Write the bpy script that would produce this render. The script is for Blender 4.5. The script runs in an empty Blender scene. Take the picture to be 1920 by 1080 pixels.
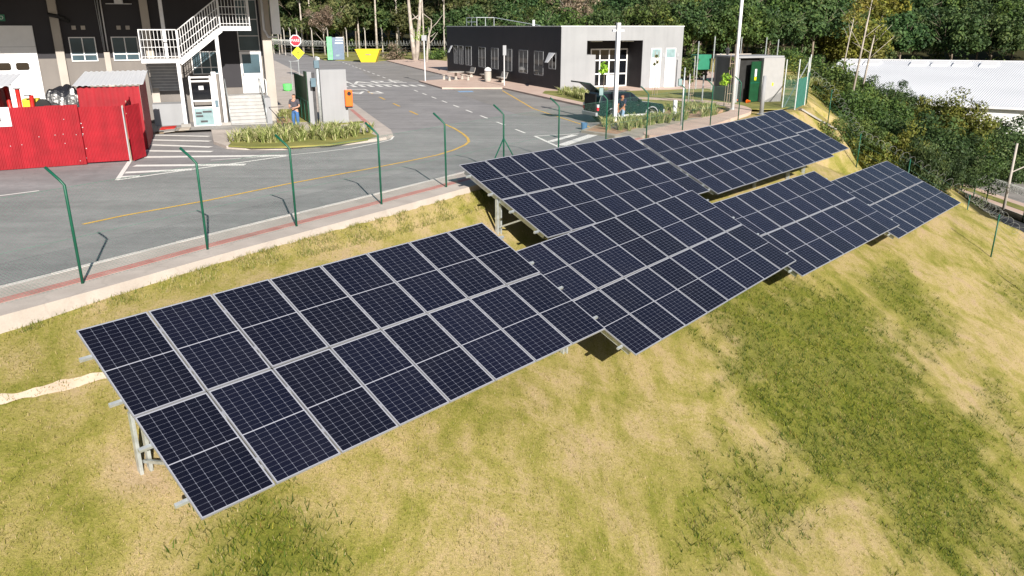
import bpy, math, random
import numpy as np
from mathutils import Vector, Matrix
random.seed(7); rng = np.random.default_rng(11)
sc = bpy.context.scene; col = sc.collection
# ------------------------------------------------------------------ camera, sky, sun, exposure
F = 1450.0; PITCH = math.atan(490/F); H = 5.15
cd = bpy.data.cameras.new('camera'); cam = bpy.data.objects.new('camera', cd); col.objects.link(cam)
cd.sensor_width = 36; cd.lens = F/1920*36; cd.clip_start = .1; cd.clip_end = 3000
cam.location = (0, 0, H); cam.rotation_euler = (math.pi/2-PITCH, 0, 0); sc.camera = cam
sc.render.resolution_x = 1024; sc.render.resolution_y = 576
SUN_EL = math.radians(27); SD = Vector((.352, -.936, 0)).normalized()
sdir = Vector((SD.x*math.cos(SUN_EL), SD.y*math.cos(SUN_EL), math.sin(SUN_EL)))
w = bpy.data.worlds.new('World'); sc.world = w; w.use_nodes = True
wn = w.node_tree.nodes; bg = wn['Background']; sky = wn.new('ShaderNodeTexSky')
sky.sky_type = 'NISHITA'; sky.sun_disc = False; sky.sun_elevation = SUN_EL; sky.sun_rotation = math.atan2(SD.x, SD.y)
sky.dust_density = .6; sky.air_density = 1.0
w.node_tree.links.new(sky.outputs[0], bg.inputs[0]); bg.inputs[1].default_value = .05
sl = bpy.data.lights.new('sun', 'SUN'); sl.energy = 4.95; sl.angle = math.radians(.5); sl.color = (1, .94, .85)
so = bpy.data.objects.new('sun', sl); col.objects.link(so)
so.rotation_euler = (-sdir).to_track_quat('-Z', 'Y').to_euler()
sc.view_settings.view_transform = 'Standard'; sc.view_settings.look = 'None'
sc.view_settings.exposure = .75; sc.view_settings.gamma = 1

# ------------------------------------------------------------------ materials
MAT = {}
def mat(name, c, rough=.7, var=.12, scale=3.0, bump=0.0, metal=0.0, spec=.4, c2=None, bscale=None, objrand=0.0, detail=6):
    if name in MAT: return MAT[name]
    m = bpy.data.materials.new(name); m.use_nodes = True; n = m.node_tree.nodes; l = m.node_tree.links
    b = n['Principled BSDF']; b.inputs['Roughness'].default_value = rough; b.inputs['Metallic'].default_value = metal
    b.inputs['Specular IOR Level'].default_value = spec
    tc = n.new('ShaderNodeTexCoord'); nz = n.new('ShaderNodeTexNoise'); nz.inputs['Scale'].default_value = scale
    nz.inputs['Detail'].default_value = detail; l.new(tc.outputs['Object'], nz.inputs['Vector'])
    r = n.new('ShaderNodeValToRGB'); r.color_ramp.elements[0].position = .3; r.color_ramp.elements[1].position = .7
    a = c; d = c2 or c
    if c2 is None:
        r.color_ramp.elements[0].color = (*[x*(1-var) for x in a], 1); r.color_ramp.elements[1].color = (*[min(1, x*(1+var)) for x in a], 1)
    else:
        r.color_ramp.elements[0].color = (*a, 1); r.color_ramp.elements[1].color = (*d, 1)
    l.new(nz.outputs['Fac'], r.inputs['Fac']); out = r.outputs['Color']
    if objrand:
        oi = n.new('ShaderNodeObjectInfo'); mr = n.new('ShaderNodeMapRange'); mr.inputs['To Min'].default_value = 1-objrand; mr.inputs['To Max'].default_value = 1+objrand
        l.new(oi.outputs['Random'], mr.inputs['Value']); vm = n.new('ShaderNodeVectorMath'); vm.operation = 'SCALE'
        l.new(out, vm.inputs[0]); l.new(mr.outputs['Result'], vm.inputs['Scale']); out = vm.outputs[0]
    l.new(out, b.inputs['Base Color'])
    if bump:
        n2 = n.new('ShaderNodeTexNoise'); n2.inputs['Scale'].default_value = bscale or scale*8; n2.inputs['Detail'].default_value = 5
        l.new(tc.outputs['Object'], n2.inputs['Vector']); bp = n.new('ShaderNodeBump'); bp.inputs['Strength'].default_value = bump; bp.inputs['Distance'].default_value = .02
        l.new(n2.outputs['Fac'], bp.inputs['Height']); l.new(bp.outputs['Normal'], b.inputs['Normal'])
    MAT[name] = m; return m
def nodes_of(name, rough=.7):
    m = bpy.data.materials.new(name); m.use_nodes = True; n = m.node_tree.nodes; l = m.node_tree.links
    b = n['Principled BSDF']; b.inputs['Roughness'].default_value = rough; MAT[name] = m; return m, n, l, b
def vcol_mat(name, rough=.7, translucent=.0, spec=.3, objvar=.0, huevar=0.0):
    m, n, l, b = nodes_of(name, rough); b.inputs['Specular IOR Level'].default_value = spec
    a = n.new('ShaderNodeAttribute'); a.attribute_name = 'tint'; out = a.outputs['Color']
    if objvar:
        oi = n.new('ShaderNodeObjectInfo'); hs = n.new('ShaderNodeHueSaturation'); mr = n.new('ShaderNodeMapRange')
        mr.inputs['To Min'].default_value = 1-objvar; mr.inputs['To Max'].default_value = 1+objvar
        l.new(oi.outputs['Random'], mr.inputs['Value']); l.new(mr.outputs['Result'], hs.inputs['Value'])
        m2 = n.new('ShaderNodeMath'); m2.operation = 'MULTIPLY'; m2.inputs[1].default_value = 7.31; l.new(oi.outputs['Random'], m2.inputs[0])
        m3 = n.new('ShaderNodeMath'); m3.operation = 'FRACT'; l.new(m2.outputs[0], m3.inputs[0])
        m4 = n.new('ShaderNodeMapRange'); m4.inputs['To Min'].default_value = .5-huevar; m4.inputs['To Max'].default_value = .5+huevar*.6
        l.new(m3.outputs[0], m4.inputs['Value']); l.new(m4.outputs['Result'], hs.inputs['Hue']); l.new(out, hs.inputs['Color']); out = hs.outputs['Color']
    l.new(out, b.inputs['Base Color'])
    if translucent:
        t = n.new('ShaderNodeBsdfTranslucent'); l.new(out, t.inputs['Color']); mx = n.new('ShaderNodeMixShader'); mx.inputs[0].default_value = translucent
        l.new(b.outputs[0], mx.inputs[1]); l.new(t.outputs[0], mx.inputs[2]); l.new(mx.outputs[0], n['Material Output'].inputs[0])
    return m
asphalt = mat('asphalt', (.245, .235, .237), .9, scale=.35, c2=(.285, .273, .272), bump=.25, bscale=60)
def age(m_, k=.5):
    n = m_.node_tree.nodes; l = m_.node_tree.links; b = n['Principled BSDF']; src = b.inputs['Base Color'].links[0].from_socket
    g_ = n.new('ShaderNodeNewGeometry'); mp_ = n.new('ShaderNodeMapping'); mp_.inputs['Rotation'].default_value = (0, 0, math.radians(-53)); mp_.inputs['Scale'].default_value = (.05, .9, 1); l.new(g_.outputs['Position'], mp_.inputs[0])
    def N(v, sc_, d_=6, ro=.6):
        q = n.new('ShaderNodeTexNoise'); q.inputs['Scale'].default_value = sc_; q.inputs['Detail'].default_value = d_; q.inputs['Roughness'].default_value = ro; l.new(v, q.inputs['Vector']); return q.outputs['Fac']
    def rmp(f_, a, b__):
        q = n.new('ShaderNodeMapRange'); q.inputs['From Min'].default_value = .3; q.inputs['From Max'].default_value = .7; q.inputs['To Min'].default_value = a; q.inputs['To Max'].default_value = b__; l.new(f_, q.inputs['Value']); return q.outputs[0]
    v = n.new('ShaderNodeTexVoronoi'); v.feature = 'DISTANCE_TO_EDGE'; v.inputs['Scale'].default_value = .22; wv = n.new('ShaderNodeTexNoise'); wv.inputs['Scale'].default_value = .8; wv.inputs['Detail'].default_value = 5; l.new(g_.outputs['Position'], wv.inputs['Vector'])
    av = n.new('ShaderNodeVectorMath'); av.operation = 'MULTIPLY_ADD'; l.new(wv.outputs['Color'], av.inputs[0]); av.inputs[1].default_value = (2.2, 2.2, 0); l.new(g_.outputs['Position'], av.inputs[2]); l.new(av.outputs[0], v.inputs['Vector'])
    cr = n.new('ShaderNodeMapRange'); cr.inputs['From Max'].default_value = .012; cr.inputs['To Min'].default_value = .90; cr.inputs['To Max'].default_value = 1; l.new(v.outputs['Distance'], cr.inputs['Value'])
    out = src
    for f_ in (rmp(N(mp_.outputs[0], 1.2), 1-.16*k, 1+.10*k), rmp(N(g_.outputs['Position'], .25, 5), 1-.14*k, 1+.12*k), rmp(N(g_.outputs['Position'], 2.2, 7, .7), 1-.12*k, 1+.10*k), rmp(N(g_.outputs['Position'], 30, 3, .7), 1-.12*k, 1+.12*k), cr.outputs[0]):
        q = n.new('ShaderNodeVectorMath'); q.operation = 'SCALE'; l.new(out, q.inputs[0]); l.new(f_, q.inputs['Scale']); out = q.outputs[0]
    l.new(out, b.inputs['Base Color'])
age(asphalt, 1.0)
asphalt2 = mat('asphalt_worn', (.235, .222, .212), .9, scale=.3, c2=(.285, .266, .250), bump=.25, bscale=60)
age(asphalt2, .9)
concrete = mat('concrete', (.43, .375, .335), .9, scale=1.2, c2=(.52, .46, .415), bump=.2); age(concrete, .5)
concrete_d = mat('concrete_grey', (.26, .25, .235), .9, scale=1.2, c2=(.36, .34, .32), bump=.2)
kerbm = mat('kerb_side', (.30, .26, .22), .9, scale=2, c2=(.42, .37, .31), bump=.2)
redpave = mat('tactile_paving', (.48, .19, .165), .85, scale=3, c2=(.54, .28, .245)); age(redpave, .8)
pinkpave = mat('pink_paving', (.50, .36, .30), .9, scale=.8, c2=(.60, .46, .38))
whitep = mat('road_paint', (.72, .70, .66), .7, scale=6, c2=(.84, .82, .78))
yellowp = mat('yellow_road_paint', (.60, .35, .06), .7, scale=3, c2=(.75, .47, .10))
bluep = mat('blue_road_paint', (.18, .33, .55), .7, scale=5, c2=(.30, .42, .58))
alu = mat('panel_frame_metal', (.40, .41, .45), .42, .06, metal=.5, spec=.5)
galv = mat('galvanised_steel', (.42, .45, .46), .42, scale=9, c2=(.62, .66, .67), metal=.55)
greenp = mat('green_post_paint', (.006, .085, .05), .45, .2)
greend = mat('green_gate_paint', (.01, .06, .02), .5, .25)
def streaks(m_, k=.12):
    n = m_.node_tree.nodes; l = m_.node_tree.links; b = n['Principled BSDF']; src = b.inputs['Base Color'].links[0].from_socket
    g_ = n.new('ShaderNodeNewGeometry'); mp_ = n.new('ShaderNodeMapping'); mp_.inputs['Scale'].default_value = (1.6, 1.6, .12); l.new(g_.outputs['Position'], mp_.inputs[0]); q = n.new('ShaderNodeTexNoise'); q.inputs['Scale'].default_value = 1.5; q.inputs['Detail'].default_value = 6; l.new(mp_.outputs[0], q.inputs['Vector'])
    r = n.new('ShaderNodeMapRange'); r.inputs['From Min'].default_value = .35; r.inputs['From Max'].default_value = .6; r.inputs['To Min'].default_value = 1-k; r.inputs['To Max'].default_value = 1.0; l.new(q.outputs['Fac'], r.inputs['Value']); v = n.new('ShaderNodeVectorMath'); v.operation = 'SCALE'; l.new(src, v.inputs[0]); l.new(r.outputs[0], v.inputs['Scale']); l.new(v.outputs[0], b.inputs['Base Color'])
wallgrey = mat('grey_render', (.27, .275, .29), .85, scale=.6, c2=(.31, .315, .33), bump=.08)
walltaupe = mat('taupe_render', (.17, .155, .145), .85, scale=.5, c2=(.21, .19, .175), bump=.08)
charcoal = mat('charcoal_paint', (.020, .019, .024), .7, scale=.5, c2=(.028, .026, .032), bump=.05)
cream = mat('cream_concrete', (.36, .33, .295), .85, scale=.8, c2=(.44, .40, .36), bump=.1)
for m_ in (wallgrey, walltaupe, charcoal, cream): streaks(m_, .07)
white = mat('white_paint', (.70, .70, .71), .5, .04)
lightmetal = mat('light_metal', (.60, .60, .62), .5, .08)
greymetal = mat('grey_metal', (.30, .31, .33), .5, .12)
darkmetal = mat('dark_metal', (.05, .05, .055), .5, .2)
rubber = mat('black_rubber', (.018, .018, .018), .8, .3)
plastic_b = mat('black_plastic_sheet', (.015, .015, .018), .25, .3, spec=.6, bump=.5, bscale=9)
redsheet = mat('red_sheet_metal', (.25, .0035, .010), .65, scale=2.2, c2=(.34, .006, .016), bump=.06)
streaks(redsheet, .22)
reddark = mat('dark_red_sheet', (.20, .004, .010), .6, scale=2, c2=(.30, .008, .014))
redtool = mat('red_enamel', (.42, .02, .015), .4, .15)
yellowm = mat('yellow_enamel', (.62, .48, .02), .5, .1)
orange = mat('orange_plastic', (.80, .14, .01), .45, .08)
glass = mat('window_glass', (.05, .085, .105), .3, .3, scale=.8, spec=.2)  # bluish base colour paints in the reflected sky
glasslit = mat('pale_glass', (.22, .32, .34), .1, .15, spec=.8)
glassd = mat('dark_glass', (.006, .007, .010), .05, .3, spec=.7)
signred = mat('sign_red', (.62, .01, .03), .5, .05)
signyel = mat('sign_yellow', (.70, .72, .01), .5, .05)
signblk = mat('sign_black', (.02, .02, .02), .6, .05)
limeg = mat('lime_plastic', (.13, .70, .16), .5, .1)
signgreen = mat('sign_green', (.02, .17, .10), .5, .1)
carpaint = mat('dark_green_car_paint', (.006, .022, .022), .22, .15, spec=.7)
skin = mat('skin', (.52, .28, .19), .55, .06)
skin2 = mat('tanned_skin', (.36, .16, .09), .55, .06)
hairm = mat('dark_hair', (.04, .022, .012), .7, .2)
polo = mat('charcoal_polo', (.075, .07, .085), .85, .15)
navy = mat('navy_shirt', (.02, .025, .06), .85, .15)
jeans = mat('blue_jeans', (.05, .13, .30), .85, .2)
jeans2 = mat('pale_jeans', (.17, .25, .36), .85, .2)
bark = mat('grey_bark', (.16, .125, .095), .9, scale=2.5, c2=(.27, .22, .17), bump=.4)
barkw = mat('pale_bark', (.26, .225, .19), .85, scale=1.6, c2=(.50, .45, .40), bump=.2)
wood = mat('weathered_wood', (.26, .20, .14), .85, scale=4, c2=(.38, .30, .22))
tealm = mat('grey_blue_plastic', (.10, .16, .20), .6, .15)
roofw = mat('white_roof_sheet', (.60, .61, .64), .5, scale=.12, c2=(.68, .69, .72))
soil = mat('red_soil', (.33, .19, .12), .95, scale=2, c2=(.45, .29, .19), bump=.4)
limes = mat('pale_drain', (.56, .44, .33), .95, scale=2, c2=(.68, .56, .44), bump=.3)

# solar cell laminate: 6 x 22 half cells in two blocks, flat print under glass
m, n, l, b = nodes_of('solar_cells', .14); cells = m
b.inputs['Specular IOR Level'].default_value = .42; b.inputs['Specular Tint'].default_value = (.55, .72, 1, 1); b.inputs['IOR'].default_value = 1.45
tc = n.new('ShaderNodeTexCoord'); sp = n.new('ShaderNodeSeparateXYZ'); l.new(tc.outputs['Object'], sp.inputs[0])
def mth(op, a, bb=None, cc=None):
    q = n.new('ShaderNodeMath'); q.operation = op
    for i, v in enumerate((a, bb, cc)):
        if v is None: continue
        if isinstance(v, (int, float)): q.inputs[i].default_value = v
        else: l.new(v, q.inputs[i])
    return q.outputs[0]
PW, PL = 1.150, 2.106
cw = (PW-.050)/6; blk = (PL/2-.034)/11
x = mth('DIVIDE', mth('SUBTRACT', sp.outputs[0], .025), cw)
yl = mth('SUBTRACT', mth('ABSOLUTE', mth('ADD', sp.outputs[1], PL/2)), .008)   # distance from the middle band
y = mth('DIVIDE', yl, blk)
dx = mth('MULTIPLY', mth('ABSOLUTE', mth('SUBTRACT', mth('FRACT', mth('ADD', x, .5)), .5)), cw)   # distance to a cell edge, m
dy = mth('MULTIPLY', mth('ABSOLUTE', mth('SUBTRACT', mth('FRACT', mth('ADD', y, .5)), .5)), blk)
gx = mth('LESS_THAN', dx, .0022); gy = mth('LESS_THAN', dy, .0013); di = mth('LESS_THAN', mth('ADD', dx, dy), .011)
g = mth('MAXIMUM', mth('MAXIMUM', gx, gy), di)
mb = mth('LESS_THAN', yl, 0.0)
ox = mth('MAXIMUM', mth('LESS_THAN', x, 0.0), mth('GREATER_THAN', x, 6.0)); oy = mth('GREATER_THAN', y, 11.0)
edge = mth('MAXIMUM', mth('MAXIMUM', mb, ox), oy)
bus = mth('LESS_THAN', mth('ABSOLUTE', mth('SUBTRACT', mth('FRACT', mth('MULTIPLY', x, 9.0)), .5)), .035)
ra = n.new('ShaderNodeRGB'); ra.outputs[0].default_value = (.0038, .0048, .0135, 1)
oi = n.new('ShaderNodeObjectInfo'); hs = n.new('ShaderNodeHueSaturation'); l.new(ra.outputs[0], hs.inputs['Color'])
mr = n.new('ShaderNodeMapRange'); mr.inputs['To Min'].default_value = .75; mr.inputs['To Max'].default_value = 1.35; l.new(oi.outputs['Random'], mr.inputs['Value']); l.new(mr.outputs[0], hs.inputs['Value'])
def mix(fac, A, B):
    q = n.new('ShaderNodeMix'); q.data_type = 'RGBA'; l.new(fac, q.inputs['Factor'])
    for s_, v in ((6, A), (7, B)):
        if isinstance(v, tuple): q.inputs[s_].default_value = v
        else: l.new(v, q.inputs[s_])
    return q.outputs[2]
c1 = mix(bus, hs.outputs['Color'], (.016, .017, .026, 1)); c2_ = mix(g, c1, (.17, .18, .23, 1)); c3 = mix(edge, c2_, (.34, .35, .40, 1))
tcw = n.new('ShaderNodeNewGeometry'); dn = n.new('ShaderNodeTexNoise'); dn.inputs['Scale'].default_value = 1.1; dn.inputs['Detail'].default_value = 7; dn.inputs['Roughness'].default_value = .65; l.new(tcw.outputs['Position'], dn.inputs['Vector'])
dust = mth('MULTIPLY', mth('POWER', dn.outputs['Fac'], 2.0), .022); c3 = mix(dust, c3, (.42, .38, .32, 1)); l.new(mth('ADD', mth('MULTIPLY', dn.outputs['Fac'], .16), .06), b.inputs['Roughness'])
l.new(c3, b.inputs['Base Color'])

# ------------------------------------------------------------------ mesh helpers
class MB:
    def __init__(s): s.v = []; s.f = []
    def add(s, vs, fs):
        o = len(s.v); s.v += [tuple(p) for p in vs]; s.f += [tuple(i+o for i in f) for f in fs]; return s
    def box(s, x0, x1, y0, y1, z0, z1):
        return s.add([(x0,y0,z0),(x1,y0,z0),(x1,y1,z0),(x0,y1,z0),(x0,y0,z1),(x1,y0,z1),(x1,y1,z1),(x0,y1,z1)],
                     [(0,3,2,1),(4,5,6,7),(0,1,5,4),(1,2,6,5),(2,3,7,6),(3,0,4,7)])
    def beam(s, a, b, w_, h_, up=(0,0,1)):
        a = Vector(a); b = Vector(b); d = (b-a).normalized(); u = Vector(up)
        if abs(d.dot(u)) > .98: u = Vector((0,1,0))
        sx = d.cross(u).normalized()*w_/2; sy = sx.cross(d).normalized()*h_/2
        vs = [a-sx-sy, a+sx-sy, a+sx+sy, a-sx+sy, b-sx-sy, b+sx-sy, b+sx+sy, b-sx+sy]
        return s.add(vs, [(0,3,2,1),(4,5,6,7),(0,1,5,4),(1,2,6,5),(2,3,7,6),(3,0,4,7)])
    def tube(s, pts, r, k=8, cap=True):
        pts = [Vector(p) for p in pts]; rs = r if isinstance(r, (list, tuple)) else [r]*len(pts); o = len(s.v)
        ref = None
        for i, p in enumerate(pts):
            d = (pts[min(i+1, len(pts)-1)]-pts[max(i-1, 0)]).normalized()
            if ref is None:
                ref = Vector((0,0,1)) if abs(d.z) < .9 else Vector((1,0,0))
            ux = d.cross(ref).normalized(); uy = ux.cross(d)
            for j in range(k):
                a = 2*math.pi*j/k; s.v.append(tuple(p+(ux*math.cos(a)+uy*math.sin(a))*rs[i]))
        for i in range(len(pts)-1):
            for j in range(k):
                s.f.append((o+i*k+j, o+i*k+(j+1)%k, o+(i+1)*k+(j+1)%k, o+(i+1)*k+j))
        if cap:
            s.f.append(tuple(o+j for j in range(k))[::-1]); s.f.append(tuple(o+(len(pts)-1)*k+j for j in range(k)))
        return s
    def prism(s, poly, z0, z1):
        nn = len(poly); o = len(s.v)
        s.v += [(p[0], p[1], z0) for p in poly]+[(p[0], p[1], z1) for p in poly]
        s.f.append(tuple(range(o+nn-1, o-1, -1))); s.f.append(tuple(range(o+nn, o+2*nn)))
        for i in range(nn): j = (i+1) % nn; s.f.append((o+i, o+j, o+nn+j, o+nn+i))
        return s
    def xprism(s, prof, y0, y1):        # profile in (x,z) extruded along y
        nn = len(prof); o = len(s.v)
        s.v += [(p[0], y0, p[1]) for p in prof]+[(p[0], y1, p[1]) for p in prof]
        s.f.append(tuple(range(o, o+nn))); s.f.append(tuple(range(o+2*nn-1, o+nn-1, -1)))
        for i in range(nn): j = (i+1) % nn; s.f.append((o+j, o+i, o+nn+i, o+nn+j))
        return s
    def lathe(s, prof, k=20, c=(0,0,0)):
        o = len(s.v); m_ = len(prof)
        for r_, z in prof:
            for j in range(k): a = 2*math.pi*j/k; s.v.append((c[0]+r_*math.cos(a), c[1]+r_*math.sin(a), c[2]+z))
        for i in range(m_-1):
            for j in range(k): s.f.append((o+i*k+j, o+i*k+(j+1)%k, o+(i+1)*k+(j+1)%k, o+(i+1)*k+j))
        s.f.append(tuple(o+j for j in range(k))[::-1]); s.f.append(tuple(o+(m_-1)*k+j for j in range(k)))
        return s
    def sheet(s, poly, z):
        o = len(s.v); s.v += [(p[0], p[1], z) for p in poly]; s.f.append(tuple(range(o, o+len(poly)))); return s
    def build(s, name, m_, parent=None, smooth=False, bevel=0, **props):
        me = bpy.data.meshes.new(name); me.from_pydata(s.v, [], s.f); me.materials.append(m_); me.update()
        if smooth: me.polygons.foreach_set('use_smooth', [True]*len(me.polygons))
        o = bpy.data.objects.new(name, me); col.objects.link(o)
        if parent is not None: o.parent = parent
        if bevel:
            bm = o.modifiers.new('bevel', 'BEVEL'); bm.width = bevel; bm.segments = 2; bm.limit_method = 'ANGLE'
        for k, v in props.items(): o[k] = v
        return o
def npmesh(name, V, Fq, m_, tint=None, parent=None, tri=False, **props):
    V = np.asarray(V, np.float32); Fq = np.asarray(Fq, np.int32); k = Fq.shape[1]
    me = bpy.data.meshes.new(name); me.vertices.add(len(V)); me.vertices.foreach_set('co', V.ravel())
    me.loops.add(Fq.size); me.loops.foreach_set('vertex_index', Fq.ravel()); me.polygons.add(len(Fq))
    me.polygons.foreach_set('loop_start', np.arange(0, Fq.size, k, dtype=np.int32)); me.update(calc_edges=True)
    if tint is not None:
        a = me.color_attributes.new('tint', 'FLOAT_COLOR', 'POINT'); t = np.ones((len(V), 4), np.float32); t[:, :3] = tint; a.data.foreach_set('color', t.ravel())
    me.materials.append(m_); o = bpy.data.objects.new(name, me); col.objects.link(o)
    if parent is not None: o.parent = parent
    for k_, v in props.items(): o[k_] = v
    return o
def thing(name, label, cat, loc=(0,0,0), rz=0, group=None):
    o = bpy.data.objects.new(name, None); col.objects.link(o); o.location = loc; o.rotation_euler = (0,0,rz); o.empty_display_size = .2
    o['label'] = label; o['category'] = cat
    if group: o['group'] = group
    return o
def tag(o, label, cat, group=None, kind=None):
    o['label'] = label; o['category'] = cat
    if group: o['group'] = group
    if kind: o['kind'] = kind
    return o
def copy_tree(o, parent=None, label=None):
    c = o.copy(); col.objects.link(c)
    if parent is not None: c.parent = parent
    for ch in list(o.children): copy_tree(ch, c)
    if label: c['label'] = label
    return c
def text(name, body, size, m_, parent, loc, rot=(math.pi/2,0,0), scale=(1,1,1), align='CENTER', ext=.004):
    cu = bpy.data.curves.new(name, 'FONT'); cu.body = body; cu.size = size; cu.align_x = align; cu.align_y = 'CENTER'; cu.extrude = ext
    t = bpy.data.objects.new('t', cu); me = bpy.data.meshes.new_from_object(t); me.materials.clear(); me.materials.append(m_)
    bpy.data.objects.remove(t); o = bpy.data.objects.new(name, me); col.objects.link(o)
    o.location = loc; o.rotation_euler = rot; o.scale = scale
    if parent is not None: o.parent = parent
    return o

# ------------------------------------------------------------------ survey: rays of the photograph's viewpoint onto real surfaces, campus grid
cp, sp_ = math.cos(PITCH), math.sin(PITCH)
def ray(px, py):
    a = (px-960)/F; c = -(py-540)/F
    return np.array([a, c*sp_+cp, c*cp-sp_])
E1 = np.array([-.366, .9306]); E2 = np.array([.9306, .366]); RZ = math.atan2(.366, .9306)
def G(px, py, z=0):
    r = ray(px, py); v = r*(z-H)/r[2]; return (v[0], v[1])
def W(p, q): v = E2*p+E1*q; return (float(v[0]), float(v[1]))
def PQ(px, py, z=0): v = np.array(G(px, py, z)); return (float(v@E2), float(v@E1))

# terrain -----------------------------------------------------------
TS = np.array([-60, -20, 5.0, 10.7, 17.0, 24.0, 31.4, 41.1, 52.7, 60]); TT = np.array([-14, -14.8, -16.4, -17.2, -18.2, -19.3, -20.3, -20.8, -21.7, -22])
DD = np.array([-1, 0, .35, 2, 5.1, 7.6, 9.1, 10.1, 12.7, 16, 24, 200]); DZ = np.array([0, 0, -.42, -1.45, -2.35, -3.2, -3.75, -4.2, -5.4, -6.8, -10.4, -80])
DZB = np.array([0, 0, -.20, -.60, -1.68, -2.75, -3.5, -4.0, -5.2, -6.8, -10.4, -80])
DZC = np.array([0, 0, -.50, -1.75, -3.0, -3.75, -4.1, -4.35, -5.4, -6.8, -10.4, -80])
def sm(v, a, b): v = np.clip((v-a)/(b-a), 0, 1); return v*v*(3-2*v)
def noise2(x, y, s=1.0, seed=0):
    return (np.sin(x*1.3*s+1.7+seed)*np.cos(y*1.1*s-.6+seed*2)+.5*np.sin(x*2.9*s+y*1.7*s+seed)+.25*np.cos(x*5.3*s-y*4.7*s+2*seed)+.25*np.sin(y*7.1*s+x*3.3*s))/2
def terrain(x, y):
    x = np.asarray(x, float); y = np.asarray(y, float)
    s = .683*x+.73*y; t = .73*x-.683*y
    d1 = t-np.interp(s, TS, TT)
    zb, za, zc = np.interp(d1, DD, DZB), np.interp(d1, DD, DZ), np.interp(d1, DD, DZC)
    kb, kc = sm(s, 7, 15), sm(s, 26, 38); z = zb*(1-kb)+za*kb*(1-kc)+zc*kc
    z = z-1.6*sm(s, 42, 48)*np.clip(d1/3, 0, 1)*sm(y, 43.5, 49)
    # end slope beyond the plateau's corner and along its right-hand side
    ex = np.clip(x-(19.9+.36*(y-53.7)), -5, 60)
    z2 = np.where(ex > 0, -.60*ex, 0)
    k = np.clip((y-47)/8, 0, 1); k = k*k*(3-2*k)
    z = np.where(y > 46, z*(1-k)+np.minimum(z*0, z2)*k, z)
    z = np.where((d1 <= 0) & (y < 54), 0, z)
    fl = np.interp(y, [10, 36, 40, 41.5, 42.5, 43.4, 46.2, 50, 54, 56.5, 60], [70, 50, 38, 33, 28.5, 24.9, 23.68, 22.32, 21.71, 21.0, 21.9])+.45
    z = np.where(y < 60, z-np.clip(x-fl, 0, 20)*1.5, z)
    far = np.hypot(x, y)
    low = np.where(x > 18, -9.6, -60.0)
    hill = np.clip((far-150)/230, 0, 1); hill = hill*hill*(3-2*hill)
    low = low+hill*26*(x > 18)
    z = np.maximum(z, low)
    up = np.clip((y-165)/200, 0, 1)*16
    z = np.where((x <= 18+0*y), z+up*(far > 150), z)
    amp = np.clip(d1/1.5, 0, 1)*(y < 70)
    z = z+amp*(.05*noise2(x, y, 1.2)+.02*noise2(x*4.1, y*3.7, 1.0, 5))
    return z
def hit(px, py, tmax=400):
    r = ray(px, py); t = np.linspace(3, tmax, 8000); X = r[0]*t; Y = r[1]*t; Z = H+r[2]*t; dz = Z-terrain(X, Y); i = int(np.argmax(dz < 0))
    f = dz[i-1]/(dz[i-1]-dz[i]) if i else 0; tt = t[i-1]+(t[i]-t[i-1])*f
    return (float(r[0]*tt), float(r[1]*tt), float(terrain(r[0]*tt, r[1]*tt)))
def T(x, y): return float(terrain(x, y))
def axis(pts):
    out = []
    for (a, b, st) in pts: out += list(np.arange(a, b, st))
    return np.array(out+[pts[-1][1]])
gx_ = axis([(-600,-100,25),(-100,-18,4),(-18,30,.25),(30,60,2),(60,600,15)]); gy_ = axis([(-60,2,4),(2,62,.25),(62,120,2),(120,700,12)])
XX, YY = np.meshgrid(gx_, gy_); ZZ = terrain(XX, YY)
d1_ = (.73*XX-.683*YY)-np.interp(.683*XX+.73*YY, TS, TT)
ZZ = np.where((d1_ <= .12) & (ZZ > -.05) & (YY < 170), -.05, ZZ)
nv = np.arange(XX.size).reshape(XX.shape); Q = np.stack([nv[:-1,:-1], nv[:-1,1:], nv[1:,1:], nv[1:,:-1]], -1).reshape(-1, 4)
def inpoly(x, y, poly):
    c = np.zeros(np.shape(x), bool); nn = len(poly)
    for i in range(nn):
        x1, y1 = poly[i][:2]; x2, y2 = poly[(i+1) % nn][:2]
        if y1 == y2: continue
        c ^= ((y1 > y) != (y2 > y)) & (x < (x2-x1)*(y-y1)/(y2-y1)+x1)
    return c
def sdpoly(x, y, poly):     # signed distance (positive inside)
    d = np.full(np.shape(x), 1e9); nn = len(poly)
    for i in range(nn):
        ax_, ay = poly[i][:2]; bx, by = poly[(i+1) % nn][:2]; ux, uy = bx-ax_, by-ay
        h_ = np.clip(((x-ax_)*ux+(y-ay)*uy)/(ux*ux+uy*uy+1e-9), 0, 1); d = np.minimum(d, np.hypot(x-ax_-h_*ux, y-ay-h_*uy))
    return np.where(inpoly(x, y, poly), d, -d)
WEED = [[(1310,600),(1340,545),(1440,520),(1560,540),(1690,620),(1745,740),(1830,790),(1890,880),(1920,950),(1920,1080),(1800,1080),(1700,1020),(1640,930),(1560,900),(1480,870),(1420,800),(1385,720)],
        [(1330,870),(1370,845),(1440,860),(1500,930),(1480,1010),(1440,1010),(1400,950),(1340,930)],
        [(1290,970),(1330,960),(1350,1040),(1310,1030)], [(1620,520),(1690,500),(1760,580),(1790,640),(1740,640),(1660,570)],
        [(440,1000),(480,950),(530,960),(590,1020),(610,1080),(420,1080)], [(1880,540),(1920,520),(1920,590),(1890,570)],[(1850,700),(1900,800),(1920,860),(1880,800)]]
WEED = [[hit(*p) for p in poly] for poly in WEED]
weed = np.zeros(XX.shape)
wob = noise2(XX, YY, 1.5)*.7+noise2(XX*2.7, YY*2.7, 1.3, 3)*.45
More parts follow.
